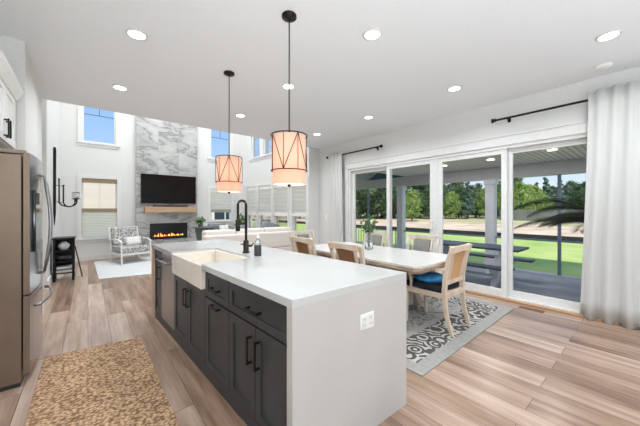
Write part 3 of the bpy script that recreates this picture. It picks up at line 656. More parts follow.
pl = MB(); pl.rings([[(math.cos(2*PI*i/20)*.19*s, .05+math.sin(2*PI*i/20)*.17*s, z) for i in range(20)] for s, z in ((.8, .503), (1, .53), (1, .555), (.7, .58), (.3, .588))], smooth=True)
o = pl.build('seat_cushion', M['blue']); o.location = (3.19, 1.68, 0); tag(o, 'bright blue cushion lying on the armchair at the near head of the table', 'cushion')

# vase with branches
V = thing('glass_vase', 'clear glass vase with green leafy stems on the dining table', 'vase', (3.22, 2.72, .765))
m = MB(); m.lathe([(.05, 0), (.06, .01), (.052, .12), (.04, .24), (.046, .27), (.043, .27), (.037, .24), (.048, .12), (.055, .015), (.001, .01)], n=24, cap=False); m.build('vase_body', M['glassware'], V)
m = MB(); lf = MB()
for k in range(9):
    a = random.uniform(0, 2*PI); h = random.uniform(.38, .52); r = random.uniform(.05, .17)
    p0 = Vector((random.uniform(-.015, .015), random.uniform(-.015, .015), .03)); p2 = Vector((r*math.cos(a), r*math.sin(a), h)); p1 = (p0+p2)/2*Vector((.5, .5, 1.05)) if False else Vector((p2.x*.3, p2.y*.3, h*.55))
    m.tube([p0, p1, p2], .0028, 5)
    for j in range(13):
        t = random.uniform(.45, 1.05); c_ = p1.lerp(p2, (t-.4)/.62) if t > .4 else p0.lerp(p1, t/.4)
        d_ = Vector((random.uniform(-1, 1), random.uniform(-1, 1), random.uniform(-.2, .9))).normalized(); s_ = d_.cross(Vector((random.random(), random.random(), .3))).normalized()
        L_ = random.uniform(.04, .065); w_ = L_*.32
        lf.face([c_, c_+d_*L_*.5+s_*w_, c_+d_*L_, c_+d_*L_*.5-s_*w_])
m.build('stems', M['bark'], V); lf.build('leaves', M['houseplant'], V)

# ------------------------------------------------------------------ curtains and rods
def rod(name, y0, y1, z, label, brackets):
    r = thing(name, label, 'curtain rod', (WX-.09, 0, z))
    MB().tube([(0, y0, 0), (0, y1, 0)], .015, 12).build('pole', M['black'], r)
    for y, s in ((y0, -1), (y1, 1)):
        m = MB(); m.rings([[(q*math.cos(2*PI*i/12), y+s*t, q*math.sin(2*PI*i/12)) for i in range(12)] for q, t in ((.024, 0), (.028, .015), (.014, .022), (.034, .036), (.034, .056), (.012, .064))], smooth=False); m.build('finial', M['black'], r)
    for y in brackets:
        m = MB(); m.box(-.014, .09, y-.007, y+.007, -.018, -.006); m.box(.078, .09, y-.02, y+.02, -.05, .03); m.build('bracket', M['black'], r)
    return r
rod('curtain_rod', -.75, 1.53, 2.715, 'long black curtain rod above the right end of the sliding door', (1.38, -.68))
rod('curtain_rod', 3.72, 5.36, 2.70, 'shorter black curtain rod above the left end of the sliding door', (3.84, 5.3))
def curtain(y0, y1, z0, z1, folds, amp, label, gather=.0, seed=1):
    rnd = random.Random(seed); n = folds*10; nz = 14; bm = MB()
    ph = [rnd.uniform(-.5, .5) for _ in range(folds+2)]; am = [rnd.uniform(.55, 1.2) for _ in range(folds+2)]
    def P_(i, j):
        t = i/n; u = j/nz; z = z0+(z1-z0)*u
        k = t*folds; a = am[int(k)]; y = y0+(y1-y0)*t
        flare = 1-.12*u
        yc = (y0+y1)/2; y = yc+(y-yc)*flare+.012*math.sin(3*u+t*9)
        x = WX-.09-.022*u-(amp*.55)*u+ -amp*a*(1.1-.75*u)*math.sin(2*PI*k+ph[int(k)]*(0 if u > .95 else 1)*.0+.5*math.sin(2.2*u+t*5)*(1-u))
        if j == nz: x += 0
        zz = z-(.018*abs(math.sin(PI*k+.6))*(1-u) if j == 0 else 0)+(.012*math.sin(2*PI*k) if j == nz else 0)
        return bm._v((x, y, zz))
    g = [[P_(i, j) for i in range(n+1)] for j in range(nz+1)]
    for j in range(nz):
        for i in range(n):
            f = bm.bm.faces.new([g[j][i], g[j][i+1], g[j+1][i+1], g[j+1][i]]); f.smooth = True
    o = bm.build('curtain', M['curtain_t']); s = o.modifiers.new('t', 'SOLIDIFY'); s.thickness = .003
    return tag(o, label, 'curtain', 'white linen curtains')
curtain(-.62, .59, .02, 2.80, 8, .034, 'floor-length white linen curtain at the right end of the sliding door', seed=4)
curtain(4.80, 5.36, .03, 2.76, 5, .03, 'white linen curtain hanging at the left end of the sliding door', seed=9)

# switches, vent
def switch(loc, rz, label):
    f = thing('light_switch', label, 'light switch', loc, rz); MB().box(-.04, .04, -.006, 0, -.06, .06).build('cover_plate', M['plastic'], f, bevel=.002); MB().box(-.016, .016, -.01, -.006, -.032, .032).build('rocker', M['trim'], f); return f
switch((WX, 5.56, 1.16), -PI/2+PI, 'white switch plate on the wall left of the far curtain').rotation_euler.z = -PI/2
switch((-.54, 8.5, 1.2), PI/2, 'white switch plate on the left living room wall by the black sconce')
v = thing('floor_vent', 'slatted wooden floor vent beside the rug corner at the sliding door', 'floor vent', (4.63, 1.06, 0))
MB().box(-.05, .05, -.14, .14, .0005, .007).build('frame', M['vent'], v)
m = MB()
for k in range(12): m.box(-.035, .035, -.125+k*.021, -.117+k*.021, .007, .0095)
m.build('slats', M['steeld'], v)

# ------------------------------------------------------------------ living room: fireplace
TY = FY-.10
o = MB().box(1.07, 2.76, TY, FY, 0, LZ).build('trim_1', M['marble'], kind='structure')
t = thing('television', 'large black wall television mounted above the mantel', 'television', (1.94, TY, 1.545))
MB().box(-.76, .76, -.06, -.02, 0, .87).build('screen_housing', M['steeld'], t, bevel=.004)
MB().box(-.75, .75, -.0625, -.0605, .012, .858).build('screen', M['tv'], t)
MB().box(-.2, .2, -.02, 0, .3, .6).build('wall_mount', M['steeld'], t)
o = MB().box(1.26, 2.66, TY-.2, TY, 1.27, 1.44).build('mantel_shelf', M['mantel'], bevel=.006); tag(o, 'chunky pale oak mantel beam on the tiled chimney wall', 'mantel')
o = MB().box(1.48, 2.44, TY-.15, TY-.07, 1.441, 1.495).build('soundbar', M['steeld'], bevel=.01); tag(o, 'slim black soundbar on the oak mantel below the television', 'soundbar')
g = thing('fireplace', 'long black linear electric fireplace with orange flames in the tiled wall', 'fireplace', (1.93, TY, .46))
m = MB(); W_, H_ = .52, .48
m.box(-W_, W_, -.02, .0, 0, .05); m.box(-W_, W_, -.02, .0, H_-.06, H_); m.box(-W_, -W_+.05, -.02, 0, .05, H_-.06); m.box(W_-.05, W_, -.02, 0, .05, H_-.06); m.build('surround', M['fpblack'], g, bevel=.003)
MB().box(-W_+.05, W_-.05, -.006, -.002, .05, H_-.06).build('firebox_back', M['fpblack'], g)
m = MB()
for k in range(60): 
    x = random.uniform(-W_+.08, W_-.08); r = random.uniform(.008, .018); m.lathe([(.001, -r), (r, 0), (.001, r)], (x, -.014-random.uniform(0, .005), .075+random.uniform(0, .02)), 6)
e_ = m.build('ember_bed', M['ember'], g, kind='stuff')
fl = MB()
for k in range(16):
    x = -.38+k*.05+random.uniform(-.015, .015); h = random.uniform(.03, .07) if k not in (2, 3, 9, 10) else random.uniform(.08, .11); w_ = random.uniform(.012, .024)
    fl.rings([[(x+w_*s*math.cos(2*PI*i/6)+dx_, -.013+.004*math.sin(2*PI*i/6), .08+h*q) for i in range(6)] for q, s, dx_ in ((0, .7, 0), (.3, 1, .004), (.65, .55, -.004), (1, .08, .003))], smooth=True)
fl.build('flames', M['flame'], g, kind='stuff')

# roman shades
def shade(x0, x1, z0, z1, Mx, label, m_cloth, m_val, m_hem, hem=.1, val=.12, folds=0, group='roman shades'):
    s = thing('roman_shade', label, 'window shade', tuple(Mx @ Vector(((x0+x1)/2, 0, z1))), 0, group)
    s.rotation_euler.z = math.atan2((Mx.to_3x3() @ Vector((1, 0, 0))).y, (Mx.to_3x3() @ Vector((1, 0, 0))).x)
    flip = (Mx.to_3x3() @ Vector((0, 1, 0))).dot(Matrix.Rotation(s.rotation_euler.z, 3, 'Z') @ Vector((0, 1, 0))) < 0
    w = (x1-x0)/2-.004; sg = -1 if flip else 1
    def bx(y0, y1, a, b, n, mm): return MB().box(-w, w, sg*y0, sg*y1, a, b).build(n, mm, s)
    H = z1-z0
    m = MB(); k = max(2, int(H/.16)); prof = []
    for i in range(k+1): 
        z = -val-(H-hem-val)*i/k; prof += [(.016, z+.0), (.008, z-.01)]
    prof = prof[:-1]
    m.rings([[(-w, sg*(y+.002), z), (w, sg*(y+.002), z), (w, sg*(y), z), (-w, sg*y, z)] for y, z in prof]); m.build('cloth', m_cloth, s)
    bx(.002, .03, -val, 0, 'valance', m_val); bx(.0, .03, -H, -H+hem, 'hem_fold', m_hem); return s
sh_ = thing('window_shade', 'white bottom-up shade with taupe rails on the low window left of the fireplace', 'window shade', (.25, FY, 1.29))
MB().box(-.375, .375, .004, .03, .79, .91).build('valance', M['shadebrown'], sh_); MB().box(-.375, .375, .0, .03, 0, .1).build('middle_rail', M['shadebrown'], sh_)
MB().box(-.008, .008, .055, .07, .03, .87).build('window_muntin', M['trim'], sh_)
m = MB(); m.rings([[(-.372, y, z), (.372, y, z), (.372, y+.003, z), (-.372, y+.003, z)] for k in range(16) for y, z in ((.012, -.0445*k*.97), (.02, -.0445*(k+.5)*.97))]); m.build('cloth', M['shade_t'], sh_)
shade(3.22, 3.94, 1.26, 2.08, MF, 'white shade with grey hem on the low window right of the fireplace', M['shade_t'], M['shade'], M['shadegrey'])
for (a, b), wh in zip(low, ('on the window nearest the dining area', 'on the second window from the dining area', 'on the third window from the dining area', 'on the window nearest the far corner')):
    shade(a, b, 1.17, 2.14, MW, 'off-white roman shade half drawn ' + wh, M['shade_t'], M['shade'], M['shade'])

# living chair
def lounge(label, loc, rz, pat, group=None):
    c = thing('lounge_chair', label, 'armchair', loc, rz)
    fm = M['plastic']
    for sx in (-1, 1):
        x = sx*.33
        MB().sweep([(x, -.36, 0), (x, -.33, .3), (x, -.42, .62), (x, -.5, .88)], .03, .04, side=(1, 0, 0)).build('rear_leg', fm, c, bevel=.004)
        MB().sweep([(x, .36, 0), (x, .34, .3), (x, .33, .54)], .03, .04, side=(1, 0, 0)).build('front_leg', fm, c, bevel=.004)
        MB().sweep([(x, -.43, .56), (x, -.1, .59), (x, .2, .58), (x, .36, .53)], .045, .028, side=(1, 0, 0)).build('arm', fm, c, bevel=.006)
    m = MB(); m.box(-.33, .33, .30, .34, .2, .25); m.box(-.33, .33, -.35, -.31, .2, .25); m.box(-.345, -.315, -.33, .33, .2, .25); m.box(.315, .345, -.33, .33, .2, .25); m.build('frame', fm, c, bevel=.004); MB().sweep([(-.34, -.5, .86), (.34, -.5, .86)], .03, .04, side=(0, 1, 0)).build('top_rail', fm, c)
    MB().box(-.31, .31, -.32, .33, .252, .40).build('seat_cushion', pat, c, bevel=.03, seg=3)
    m = MB(); m.rings([[(-.3, y, z), (.3, y, z), (.3, y+.11, z+.03), (-.3, y+.11, z+.03)] for y, z in ((-.36, .4), (-.43, .62), (-.49, .85))]); m.build('back_cushion', pat, c, bevel=.03, seg=3)
    return c
lounge('white-framed armchair with grey patterned cushions below the left window', (.86, 8.75, .0125), math.radians(195), M['chairpat'])
def pillow(name, loc, rot, w, h, mat_, label, t=.13):
    m = MB(); n = 6; vs = {}
    for sgn in (1, -1):
        for i in range(n+1):
            for j in range(n+1):
                u, v_ = i/n*2-1, j/n*2-1; edge = i in (0, n) or j in (0, n)
                if edge and (i, j) in vs: vs[(i, j, sgn)] = vs[(i, j)]; continue
                z = 0 if edge else sgn*t/2*math.sqrt(max(0, (1-u**4)*(1-v_**4))); k = 1-.06*(1-abs(u*v_))*0
                q = m._v((u*w/2*(1-.05*(1-v_*v_)), v_*h/2*(1-.05*(1-u*u)), z)); vs[(i, j, sgn)] = q
                if edge: vs[(i, j)] = q
        for i in range(n):
            for j in range(n):
                q = [vs[(i, j, sgn)], vs[(i+1, j, sgn)], vs[(i+1, j+1, sgn)], vs[(i, j+1, sgn)]]
                f_ = m.bm.faces.new(q if sgn > 0 else q[::-1]); f_.smooth = True
    o = m.build(name, mat_); o.location = loc; o.rotation_euler = rot; return tag(o, label, 'pillow')
pillow('throw_pillow', (.93, 8.88, .52), (math.radians(60), 0, math.radians(15)), .40, .28, M['pillow'], 'white lumbar pillow on the patterned armchair by the left window')

# black shelf stand
K = thing('shelf_stand', 'small black open shelf stand against the left wall below the sconce', 'shelf', (-.34, 7.35, 0))
m = MB()
for x in (-.15, .12):
    for y in (-.17, .17): m.box(x-.017, x+.017, y-.017, y+.017, 0, .79)
m.box(-.165, -.155, -.17, .17, .1, .79); m.box(-.15, .12, .175, .183, .1, .79); m.build('posts', M['black'], K)
for z in (.14, .36, .56): MB().box(-.165, .135, -.185, .185, z, z+.02).build('shelf', M['black'], K)
MB().box(-.18, .15, -.2, .2, .79, .82).build('top', M['black'], K)
o = MB().lathe([(.03, 0), (.1, .03), (.125, .1), (.122, .1), (.095, .035), (.001, .01)], (-.35, 7.3, .38), 20).build('glass_bowl', M['glassware']); tag(o, 'clear glass bowl on the middle shelf of the black stand', 'bowl')
o = MB().lathe([(.05, 0), (.08, .05), (.09, .1), (.04, .15), (.035, .16)], (-.36, 7.32, .58), 18).build('ceramic_jar', M['plastic']); tag(o, 'pale ceramic jar on the top open shelf of the black stand', 'jar')
for k in range(3):
    o = MB().box(-.46, -.24, 7.2+k*.008, 7.46-k*.006, .161+k*.034, .193+k*.034).build('stacked_book', M['pillow' if k != 1 else 'greypillow'], bevel=.002); tag(o, ('bottom', 'middle', 'top')[k]+' book of the flat stack on the lowest shelf of the black stand', 'book', 'books on the black stand')
tr = thing('folded_tray_stand', 'thin black folding stand leaning beside the shelf stand', 'stand', (-.17, 7.42, 0))
MB().tube([(-.03, .0, .62), (.08, .0, 0)], .008, 6).build('leg', M['black'], tr); MB().tube([(-.03, .1, .62), (.08, .12, 0)], .008, 6).build('leg', M['black'], tr); MB().tube([(-.03, 0, .62), (-.03, .1, .62)], .008, 6).build('crossbar', M['black'], tr)
# sconce
Sx = thing('wall_sconce', 'tall black iron candle sconce on the left living room wall', 'wall sconce', (-.54, 7.75, 0))
MB().sweep([(.022, 0, 1.04), (.022, 0, 1.3), (.022, 0, 2.58), (.022, 0, 2.62)], [.005, .03, .05, .03], [.01, .04, .05, .03], side=(0, 1, 0)).build('back_plate', M['black'], Sx)
for (h, rr, cx_, y_) in ((1.97, .14, .36, -.03), (1.85, .11, .27, .06)):
    z_ = 1.42
    pts = [(.09+(0 if y_ < 0 else .06), y_, h), (.09+(0 if y_ < 0 else .06), y_, z_+.1)]+[((.09+(0 if y_ < 0 else .06))+(cx_-.09)*(1-math.cos(a))/2, y_, z_+.1-.1*math.sin(a)) for a in [PI*k/8 for k in range(1, 9)]]+[(cx_+(.0 if y_ < 0 else .06), y_, z_+.15)]
    MB().tube(pts, .013, 8).build('arm', M['black'], Sx)
    MB().lathe([(.018, 0), (.022, .01), (.012, .02)], (.09+(0 if y_ < 0 else .06), y_, h), 8).build('knob', M['black'], Sx)
    MB().tube([(.02, 0, 1.85), (.1+(0 if y_ < 0 else .06), y_, 1.84)], .006, 6).build('tie', M['black'], Sx); MB().tube([(.02, 0, 1.52), (.1+(0 if y_ < 0 else .06), y_, 1.5)], .006, 6).build('tie', M['black'], Sx)
    c_ = (cx_+(0 if y_ < 0 else .06), y_, z_+.15)
    MB().lathe([(.02, 0), (.06, .012), (.065, .02), (.02, .022)], c_, 16).build('drip_plate', M['black'], Sx)
    MB().lathe([(.028, .023), (.05, .045), (.055, .10), (.045, .15), (.043, .15), (.052, .10), (.048, .047)], c_, 16, cap=False).build('hurricane_glass', M['glassware'], Sx)
    MB().lathe([(.022, .023), (.022, .09), (.004, .095)], c_, 12).build('candle', M['plastic'], Sx)

# sofa seen from behind
So = thing('sofa', 'long oatmeal fabric sofa seen from behind, between the island and the living room', 'sofa', (0, 0, 0))
MB().box(1.88, 4.2, 6.0, 6.95, .06, .42).build('seat_base', M['sofa'], So, bevel=.03, seg=3)
MB().box(1.88, 3.05, 5.98, 6.2, .42, .80).build('back_frame', M['sofa'], So, bevel=.03, seg=3)
MB().box(3.055, 4.2, 5.98, 6.2, .42, .80).build('back_frame', M['sofa'], So, bevel=.03, seg=3)
for x0, x1 in ((1.92, 2.6), (2.62, 3.34), (3.36, 4.14)): MB().box(x0, x1, 6.14, 6.4, .5, .90).build('back_cushion', M['sofa'], So, bevel=.05, seg=4)
MB().box(1.88, 2.06, 6.2, 6.95, .3, .62).build('arm', M['sofa'], So, bevel=.04, seg=3); MB().box(4.0, 4.2, 6.2, 6.95, .3, .62).build('arm', M['sofa'], So, bevel=.04, seg=3)
for x in (1.95, 4.1):
    for y in (6.08, 6.88): MB().box(x-.03, x+.03, y-.03, y+.03, 0, .06).build('foot', M['bark'], So)
pillow('throw_pillow', (2.9, 6.62, .75), (math.radians(62), 0, .2), .5, .5, M['greypillow'], 'slate grey throw pillow on the sofa, nearer its middle')
pillow('throw_pillow', (3.75, 6.55, .8), (math.radians(66), math.radians(20), -.1), .5, .5, M['greypillow'], 'slate grey throw pillow tilted at the right end of the sofa')
# chair group by the right far window
c = lounge('grey upholstered armchair with pillows below the window right of the fireplace', (3.3, 9.0, .0125), math.radians(175), M['greyfab'])
pillow('throw_pillow', (3.1, 8.98, .72), (math.radians(70), 0, .2), .36, .36, M['greypillow'], 'dark grey throw pillow on the armchair right of the fireplace')
pillow('throw_pillow', (3.42, 8.92, .70), (math.radians(70), 0, -.1), .36, .34, M['pillow'], 'white throw pillow on the armchair right of the fireplace')
sd = thing('side_table', 'dark side table with a tapered woven base beside the sofa end', 'side table', (2.42, 7.75, .0125))
MB().lathe([(.13, 0), (.15, .25), (.26, .86)], n=4, smooth=False).build('base', M['basket'], sd); MB().lathe([(.34, .86), (.34, .88)], n=24).build('top', M['basket'], sd)
def bushy(mb, n, c, r, rz, l0, l1, rnd, shell=.6):
    for _ in range(n):
        d_ = Vector((rnd.gauss(0, 1), rnd.gauss(0, 1), rnd.gauss(0, 1))).normalized(); q = rnd.uniform(shell, 1)
        p = Vector(c)+Vector((d_.x*r, d_.y*r, d_.z*rz))*q
        a = Vector((rnd.uniform(-1, 1), rnd.uniform(-1, 1), rnd.uniform(-1, 1))).normalized(); b = a.cross(d_)
        if b.length < .01: continue
        b.normalize(); L_ = rnd.uniform(l0, l1)
        mb.face([p-a*L_/2, p+b*L_*.28, p+a*L_/2, p-b*L_*.28])
rn = random.Random(3)
pp = thing('potted_plant', 'small green plant in a grey pot on the dark side table', 'plant', (2.30, 7.72, .893))
MB().lathe([(.05, 0), (.07, .09), (.065, .09)], n=16).build('pot', M['basket'], pp); m = MB(); bushy(m, 160, (0, 0, .17), .14, .12, .05, .09, rn, .2); m.build('leaves', M['houseplant'], pp)
pp = thing('potted_plant', 'taller green plant standing behind the faucet in the far corner', 'plant', (3.72, 8.4, 0))
MB().lathe([(.1, 0), (.14, .3), (.13, .3)], n=16).build('pot', M['pillow'], pp); MB().tube([(0, 0, .25), (0, 0, .7)], .012, 6).build('stem', M['bark'], pp)
m = MB(); bushy(m, 260, (0, 0, .85), .2, .4, .08, .15, rn, .2); m.build('leaves', M['houseplant'], pp)

# ------------------------------------------------------------------ outside: porch
PX = 8.2; PF = -.14
G = MB(); G.box(-60, 4.0, 10.5, 90, -.4, -.3); G.box(8.33, 17.88, -40, 60, -.35, -.21); G.box(4.0, 8.33, 10.1, 60, -.352, -.212)
o = G.build('lawn', M['grass']); tag(o, 'sunlit green lawn beyond the porch', 'lawn', kind='stuff')
box('ground_dirt', M['dirt'], (17.88, 34, -60, 80, -.4, -.2), kind='structure')
box('ground_field', M['field'], (34, 160, -120, 200, -.4, -.15), kind='structure')
box('ground_behind', M['field'], (-80, 17.88, 60.01, 160, -.4, -.25), kind='structure')
box('porch_floor', M['concrete'], (WX+.07, PX-.05, -3.2, 9.0, -.3, PF), kind='structure')
box('porch_curb', M['porchbeam'], (PX-.05, PX+.12, -3.2, 9.0, -.3, PF+.01), kind='structure')
m = MB(); m.box(WX+.16, PX+.3, -3.2, 5.3, 2.46, 2.52); m.box(WX+.16, PX+.3, 7.0, 9.0, 2.46, 2.52)
m.build('porch_ceiling', M['bead'], kind='structure')
m = MB()
for s, y0, y1 in ((1, 5.3, 6.15), (-1, 7.0, 6.15)):
    m.rings([[(x, y0, 2.46), (x, y1, 2.95), (x, y1, 3.01), (x, y0, 2.52)] for x in (WX+.16, PX+.3)])
m.build('porch_vault', M['porchbeam'], kind='structure')
MB().rings([[(x, 5.34, 2.456), (x, 6.15, 2.90), (x, 6.96, 2.456)] for x in (PX-.02, PX+.02)]).build('porch_gable', M['teal'], kind='structure')
box('porch_beam', M['porchbeam'], (PX-.08, PX+.12, -3.2, 9.0, 2.15, 2.455), kind='structure')
box('porch_end_beam', M['porchbeam'], (WX+.2, PX+.1, 8.9, 9.08, 2.15, 2.455), kind='structure')
box('roof_slab', M['ceil'], (-3, PX+.5, -3.4, 5.6, 3.3, 3.4), kind='structure')
def column(y, label):
    c = thing('porch_column', label, 'column', (PX+.02, y, PF+.0105), 0, 'porch columns')
    MB().box(-.1, .1, -.11, .11, 0, 2.279).build('shaft', M['porchtrim'], c, bevel=.006)
    MB().box(-.125, .125, -.135, .135, 0, .16).build('base_block', M['porchtrim'], c, bevel=.006); MB().box(-.125, .125, -.135, .135, 2.15, 2.279).build('cap', M['porchtrim'], c, bevel=.006)
    return c
column(2.76, 'wide pale grey porch column behind the picnic table'); column(5.52, 'wide pale grey porch column seen behind the glass vase'); column(0, 'porch column hidden by the right curtain'); column(8.3, 'porch column at the far corner of the porch')
def post(y, lab):
    p = MB().box(PX-.03, PX+.03, y-.03, y+.03, PF+.0105, 2.149).build('screen_post', M['screenframe']); return tag(p, lab, 'post', 'porch screen posts')
post(1.36, 'thin slate post of the porch screen, right of the picnic table'); post(4.12, 'thin slate post of the porch screen seen beside the middle door frame'); post(6.95, 'thin slate post of the porch screen seen through the leftmost glass')
def rail(y0, y1, lab, bal=False):
    r = thing('porch_rail', lab, 'railing', (PX, (y0+y1)/2, 0), 0, 'porch rails'); h = (y1-y0)/2
    MB().box(-.025, .025, -h, h, .62, .66).build('top_rail', M['screenframe'], r)
    if bal:
        MB().box(-.02, .02, -h, h, .0, .04).build('bottom_rail', M['screenframe'], r)
        k = int(2*h/.13)
        for i in range(k): MB().box(-.012, .012, -h+(i+.5)*2*h/k-.012, -h+(i+.5)*2*h/k+.012, .04, .62).build('baluster', M['porchtrim'], r)
    return r
rail(.14, 1.325, 'thin porch rail right of the screen post near the palm'); rail(1.395, 2.64, 'thin porch rail between the screen post and the wide column'); rail(2.9, 4.085, 'thin porch rail left of the wide column, behind the picnic table')
rail(4.155, 5.38, 'porch rail between the middle screen post and the column behind the vase'); rail(5.66, 6.915, 'slate porch railing with balusters left of the vase', True); rail(6.985, 8.16, 'slate porch railing with balusters at the far end', True)
for k, (x, y) in enumerate(((6.85, 3.36), (6.8, 2.29), (6.55, 1.19))):
    o = MB().lathe([(.07, 0), (.07, -.01), (.05, -.012)], (x, y, 2.459), 20).build('porch_light', M['lamp_white']); tag(o, ('leftmost', 'middle', 'rightmost')[k]+' of the three round lights in the porch ceiling', 'ceiling light', 'porch ceiling lights')
    a = light('porch_lamp', 'AREA', (x, y, 2.44), (0, 0, 0), 9, (1, .97, .95), .12); a.data.shape = 'DISK'
# picnic table
Pn = thing('picnic_table', 'dark-topped picnic table with pale grey legs on the porch', 'picnic table', (6.35, 2.55, PF))
for k in range(4): MB().box(-.36+k*.182, -.185+k*.182, -.98, .98, .715, .755).build('top_plank', M['picnicdark'], Pn, bevel=.004)
for s in (-1, 1):
    for k in range(2): MB().box(s*.66-.13+k*.135, s*.66-.0+k*.135-.005, -.98, .98, .42, .455).build('bench_plank', M['picnicdark'], Pn, bevel=.004)
for y in (-.62, .62):
    m = MB()
    for s in (-1, 1): m.sweep([(s*.5, y, 0), (s*.42, y, .12), (s*.2, y, .36), (s*.26, y, .71)], .09, [.11, .1, .1, .12], side=(0, 1, 0))
    m.box(-.78, .78, y-.03, y+.03, .33, .42); m.box(-.34, .34, y-.03, y+.03, .62, .715); m.build('trestle_leg', M['picnicleg'], Pn, bevel=.004)
# palm on the porch
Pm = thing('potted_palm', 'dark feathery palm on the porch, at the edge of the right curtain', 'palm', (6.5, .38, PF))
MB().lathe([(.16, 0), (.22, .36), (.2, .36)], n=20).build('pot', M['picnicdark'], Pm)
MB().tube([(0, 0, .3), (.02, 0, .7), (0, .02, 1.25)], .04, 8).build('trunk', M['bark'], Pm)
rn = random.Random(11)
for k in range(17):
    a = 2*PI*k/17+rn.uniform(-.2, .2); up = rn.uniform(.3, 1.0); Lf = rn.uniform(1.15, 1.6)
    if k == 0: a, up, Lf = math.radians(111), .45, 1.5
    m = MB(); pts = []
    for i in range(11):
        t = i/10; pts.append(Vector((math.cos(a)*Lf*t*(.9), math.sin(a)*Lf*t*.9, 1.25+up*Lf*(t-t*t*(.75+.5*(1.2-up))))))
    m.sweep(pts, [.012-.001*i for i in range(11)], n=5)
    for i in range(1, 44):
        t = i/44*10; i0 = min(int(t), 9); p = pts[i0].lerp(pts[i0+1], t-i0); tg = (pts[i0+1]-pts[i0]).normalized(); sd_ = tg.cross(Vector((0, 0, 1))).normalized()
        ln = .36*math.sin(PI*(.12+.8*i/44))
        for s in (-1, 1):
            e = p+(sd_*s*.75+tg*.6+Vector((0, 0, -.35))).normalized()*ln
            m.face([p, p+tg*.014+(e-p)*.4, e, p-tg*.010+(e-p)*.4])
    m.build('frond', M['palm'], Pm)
N = thing('neighbour_house', 'pale cream sided house seen through the far living room windows', 'house', (2.2, 17.5, -.3))
MB().box(-5, 6.4, 0, 6, 0, 3.9).build('wall', M['siding'], N); MB().rings([[(-5.3, -.3, 3.9), (6.7, -.3, 3.9), (6.7, 6.3, 3.9), (-5.3, 6.3, 3.9)], [(-5.3, 2.8, 4.5), (6.7, 2.8, 4.5), (6.7, 3.2, 4.5), (-5.3, 3.2, 4.5)]]).build('roof', M['greypillow'], N)
for x in (3.75,):
    f_ = MB(); f_.box(x, x+1.5, -.05, 0, .70, 2.5); f_ = f_.build('window', M['trim'], N)
    MB().box(x+.08, x+.71, -.06, -.045, .80, 2.42).build('pane', M['housepane'], f_); MB().box(x+.79, x+1.42, -.06, -.045, .80, 2.42).build('pane', M['housepane'], f_)
# silt fence and far fence
o = MB().box(17.9, 17.96, -30, 60, -.2, .05).build('silt_fence', M['silt']); tag(o, 'low black silt fence between the lawn and the sandy ground', 'fence')
M['farfence'] = noise_mat('weathered_far_fence', (96, 100, 92), (116, 120, 110), 1, .9)
o = MB().box(45, 45.1, -22, 14, -.2, 1.35).build('board_fence', M['farfence']); tag(o, 'long grey board fence in front of the right-hand trees', 'fence')
# trees
def tree_proto(name, mleaf, h, r, n, seed, tall=False):
    rnd = random.Random(seed); t = thing(name, '', 'tree')
    m = MB(); m.sweep([(0, 0, -.3), (.1, 0, h*.4), (0, .1, h*.85)], [h*.035, h*.025, h*.01], n=8); m.build('trunk', M['bark'], t)
    m = MB(); blobs = 20
    for b in range(blobs):
        f_ = (b+.5)/blobs; z = h*((.10 if not tall else .16)+.84*f_); env = r*(math.sin(PI*(.12+.80*f_))**.7 if not tall else (1.02-f_*.8)); rr = env*rnd.uniform(.42, .62); a = b*2.4; q = env*rnd.uniform(.25, .6)
        bushy(m, n//blobs, (q*math.cos(a), q*math.sin(a), z), rr, rr*.75, h*.03, h*.055, rnd, .3)
    m.build('crown', mleaf, t); return t
protos = [tree_proto('oak_tree', M['leaf1'], 9, 3.6, 4200, 1), tree_proto('maple_tree', M['leaf2'], 7, 3.0, 3600, 2), tree_proto('pine_tree', M['leaf3'], 13, 3.2, 4200, 3, True)]
names = ['dark green leafy tree', 'yellow-green leafy tree', 'tall blue-green tree']
used = [False]*3; rnd = random.Random(21)
spots_t = []
cdir = Vector((.64, .77))
def wpos(px, dist):
    f_ = 278; th = math.atan(232/278); u = (px-320)/f_
    dx, dy = math.sin(th)+math.cos(th)*u, math.cos(th)-math.sin(th)*u; return dx*dist, dy*dist
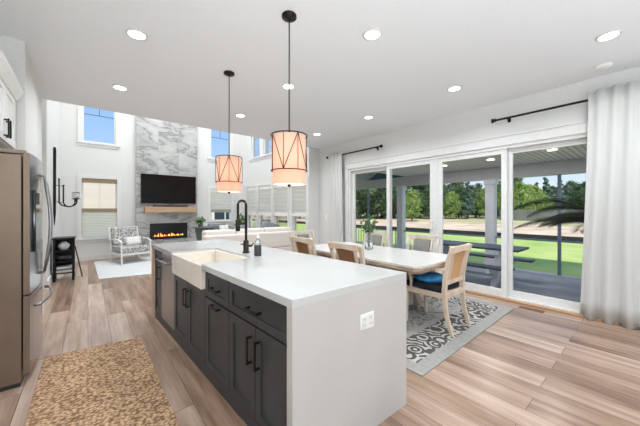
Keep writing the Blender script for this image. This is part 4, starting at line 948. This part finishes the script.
for i in range(46):
    px = 322+i*6.1+rnd.uniform(-2, 2); row = i % 3; dist = (44, 52, 60)[row]+rnd.uniform(-2, 2)
    left = px < 430
    kind = rnd.choice([2, 0, 2, 0, 2]) if left else rnd.choice([0, 1, 0, 2, 0])
    sc = rnd.uniform(1.1, 1.4) if left else rnd.uniform(.7, .95)*(1.0 if row else .8)
    if kind == 2 and not left: sc *= .62
    spots_t.append((px, dist, kind, sc))
spots_t += [(412, 36, 1, .6), (520, 40, 1, .8), (534, 42, 1, .75), (456, 46, 0, .75), (300, 48, 0, .8), (288, 52, 2, .7), (272, 50, 0, .8), (255, 52, 0, .8), (240, 55, 2, .8), (222, 60, 0, .9), (212, 60, 0, .8)]
sh0 = None
for i in range(30):
    x, y = wpos(318+i*9.4+rnd.uniform(-2, 2), rnd.uniform(46, 49))
    if sh0 is None:
        sh0 = thing('woodland_shrub', 'dark green shrub filling the gap under the distant tree line', 'shrub', (x, y, 0), 0, 'undergrowth below the tree line')
        m = MB(); rs_ = random.Random(5)
        for q in range(5): bushy(m, 260, (rs_.uniform(-1.2, 1.2), rs_.uniform(-1.2, 1.2), rs_.uniform(.3, 1.7)), 1.3, .9, .25, .45, rs_, .2)
        m.build('foliage', M['leaf1'], sh0); MB().tube([(0, 0, -.3), (0, 0, 1)], .06, 6).build('stem', M['bark'], sh0)
    else: o = copy_tree(sh0); o.location = (x, y, 0); o.rotation_euler.z = rnd.uniform(0, 6); o.scale = (1, 1, rnd.uniform(.8, 1.5))
for i, (px, dist, kind, sc) in enumerate(spots_t):
    x, y = wpos(px, dist)
    o = protos[kind] if not used[kind] else copy_tree(protos[kind]); used[kind] = True
    o.location = (x, y, -.1); o.scale = (sc, sc, sc); o.rotation_euler.z = rnd.uniform(0, 6)
    side = 'seen through the leftmost door glass' if 352 < px < 384 else 'seen through the second door glass' if px < 430 and px > 384 else 'seen through the third door glass' if 430 < px < 503 else 'seen through the rightmost door glass' if px > 503 else 'beyond the living room windows'
    o['label'] = names[kind]+' in the distant tree line '+side; o['group'] = names[kind]+'s '+side
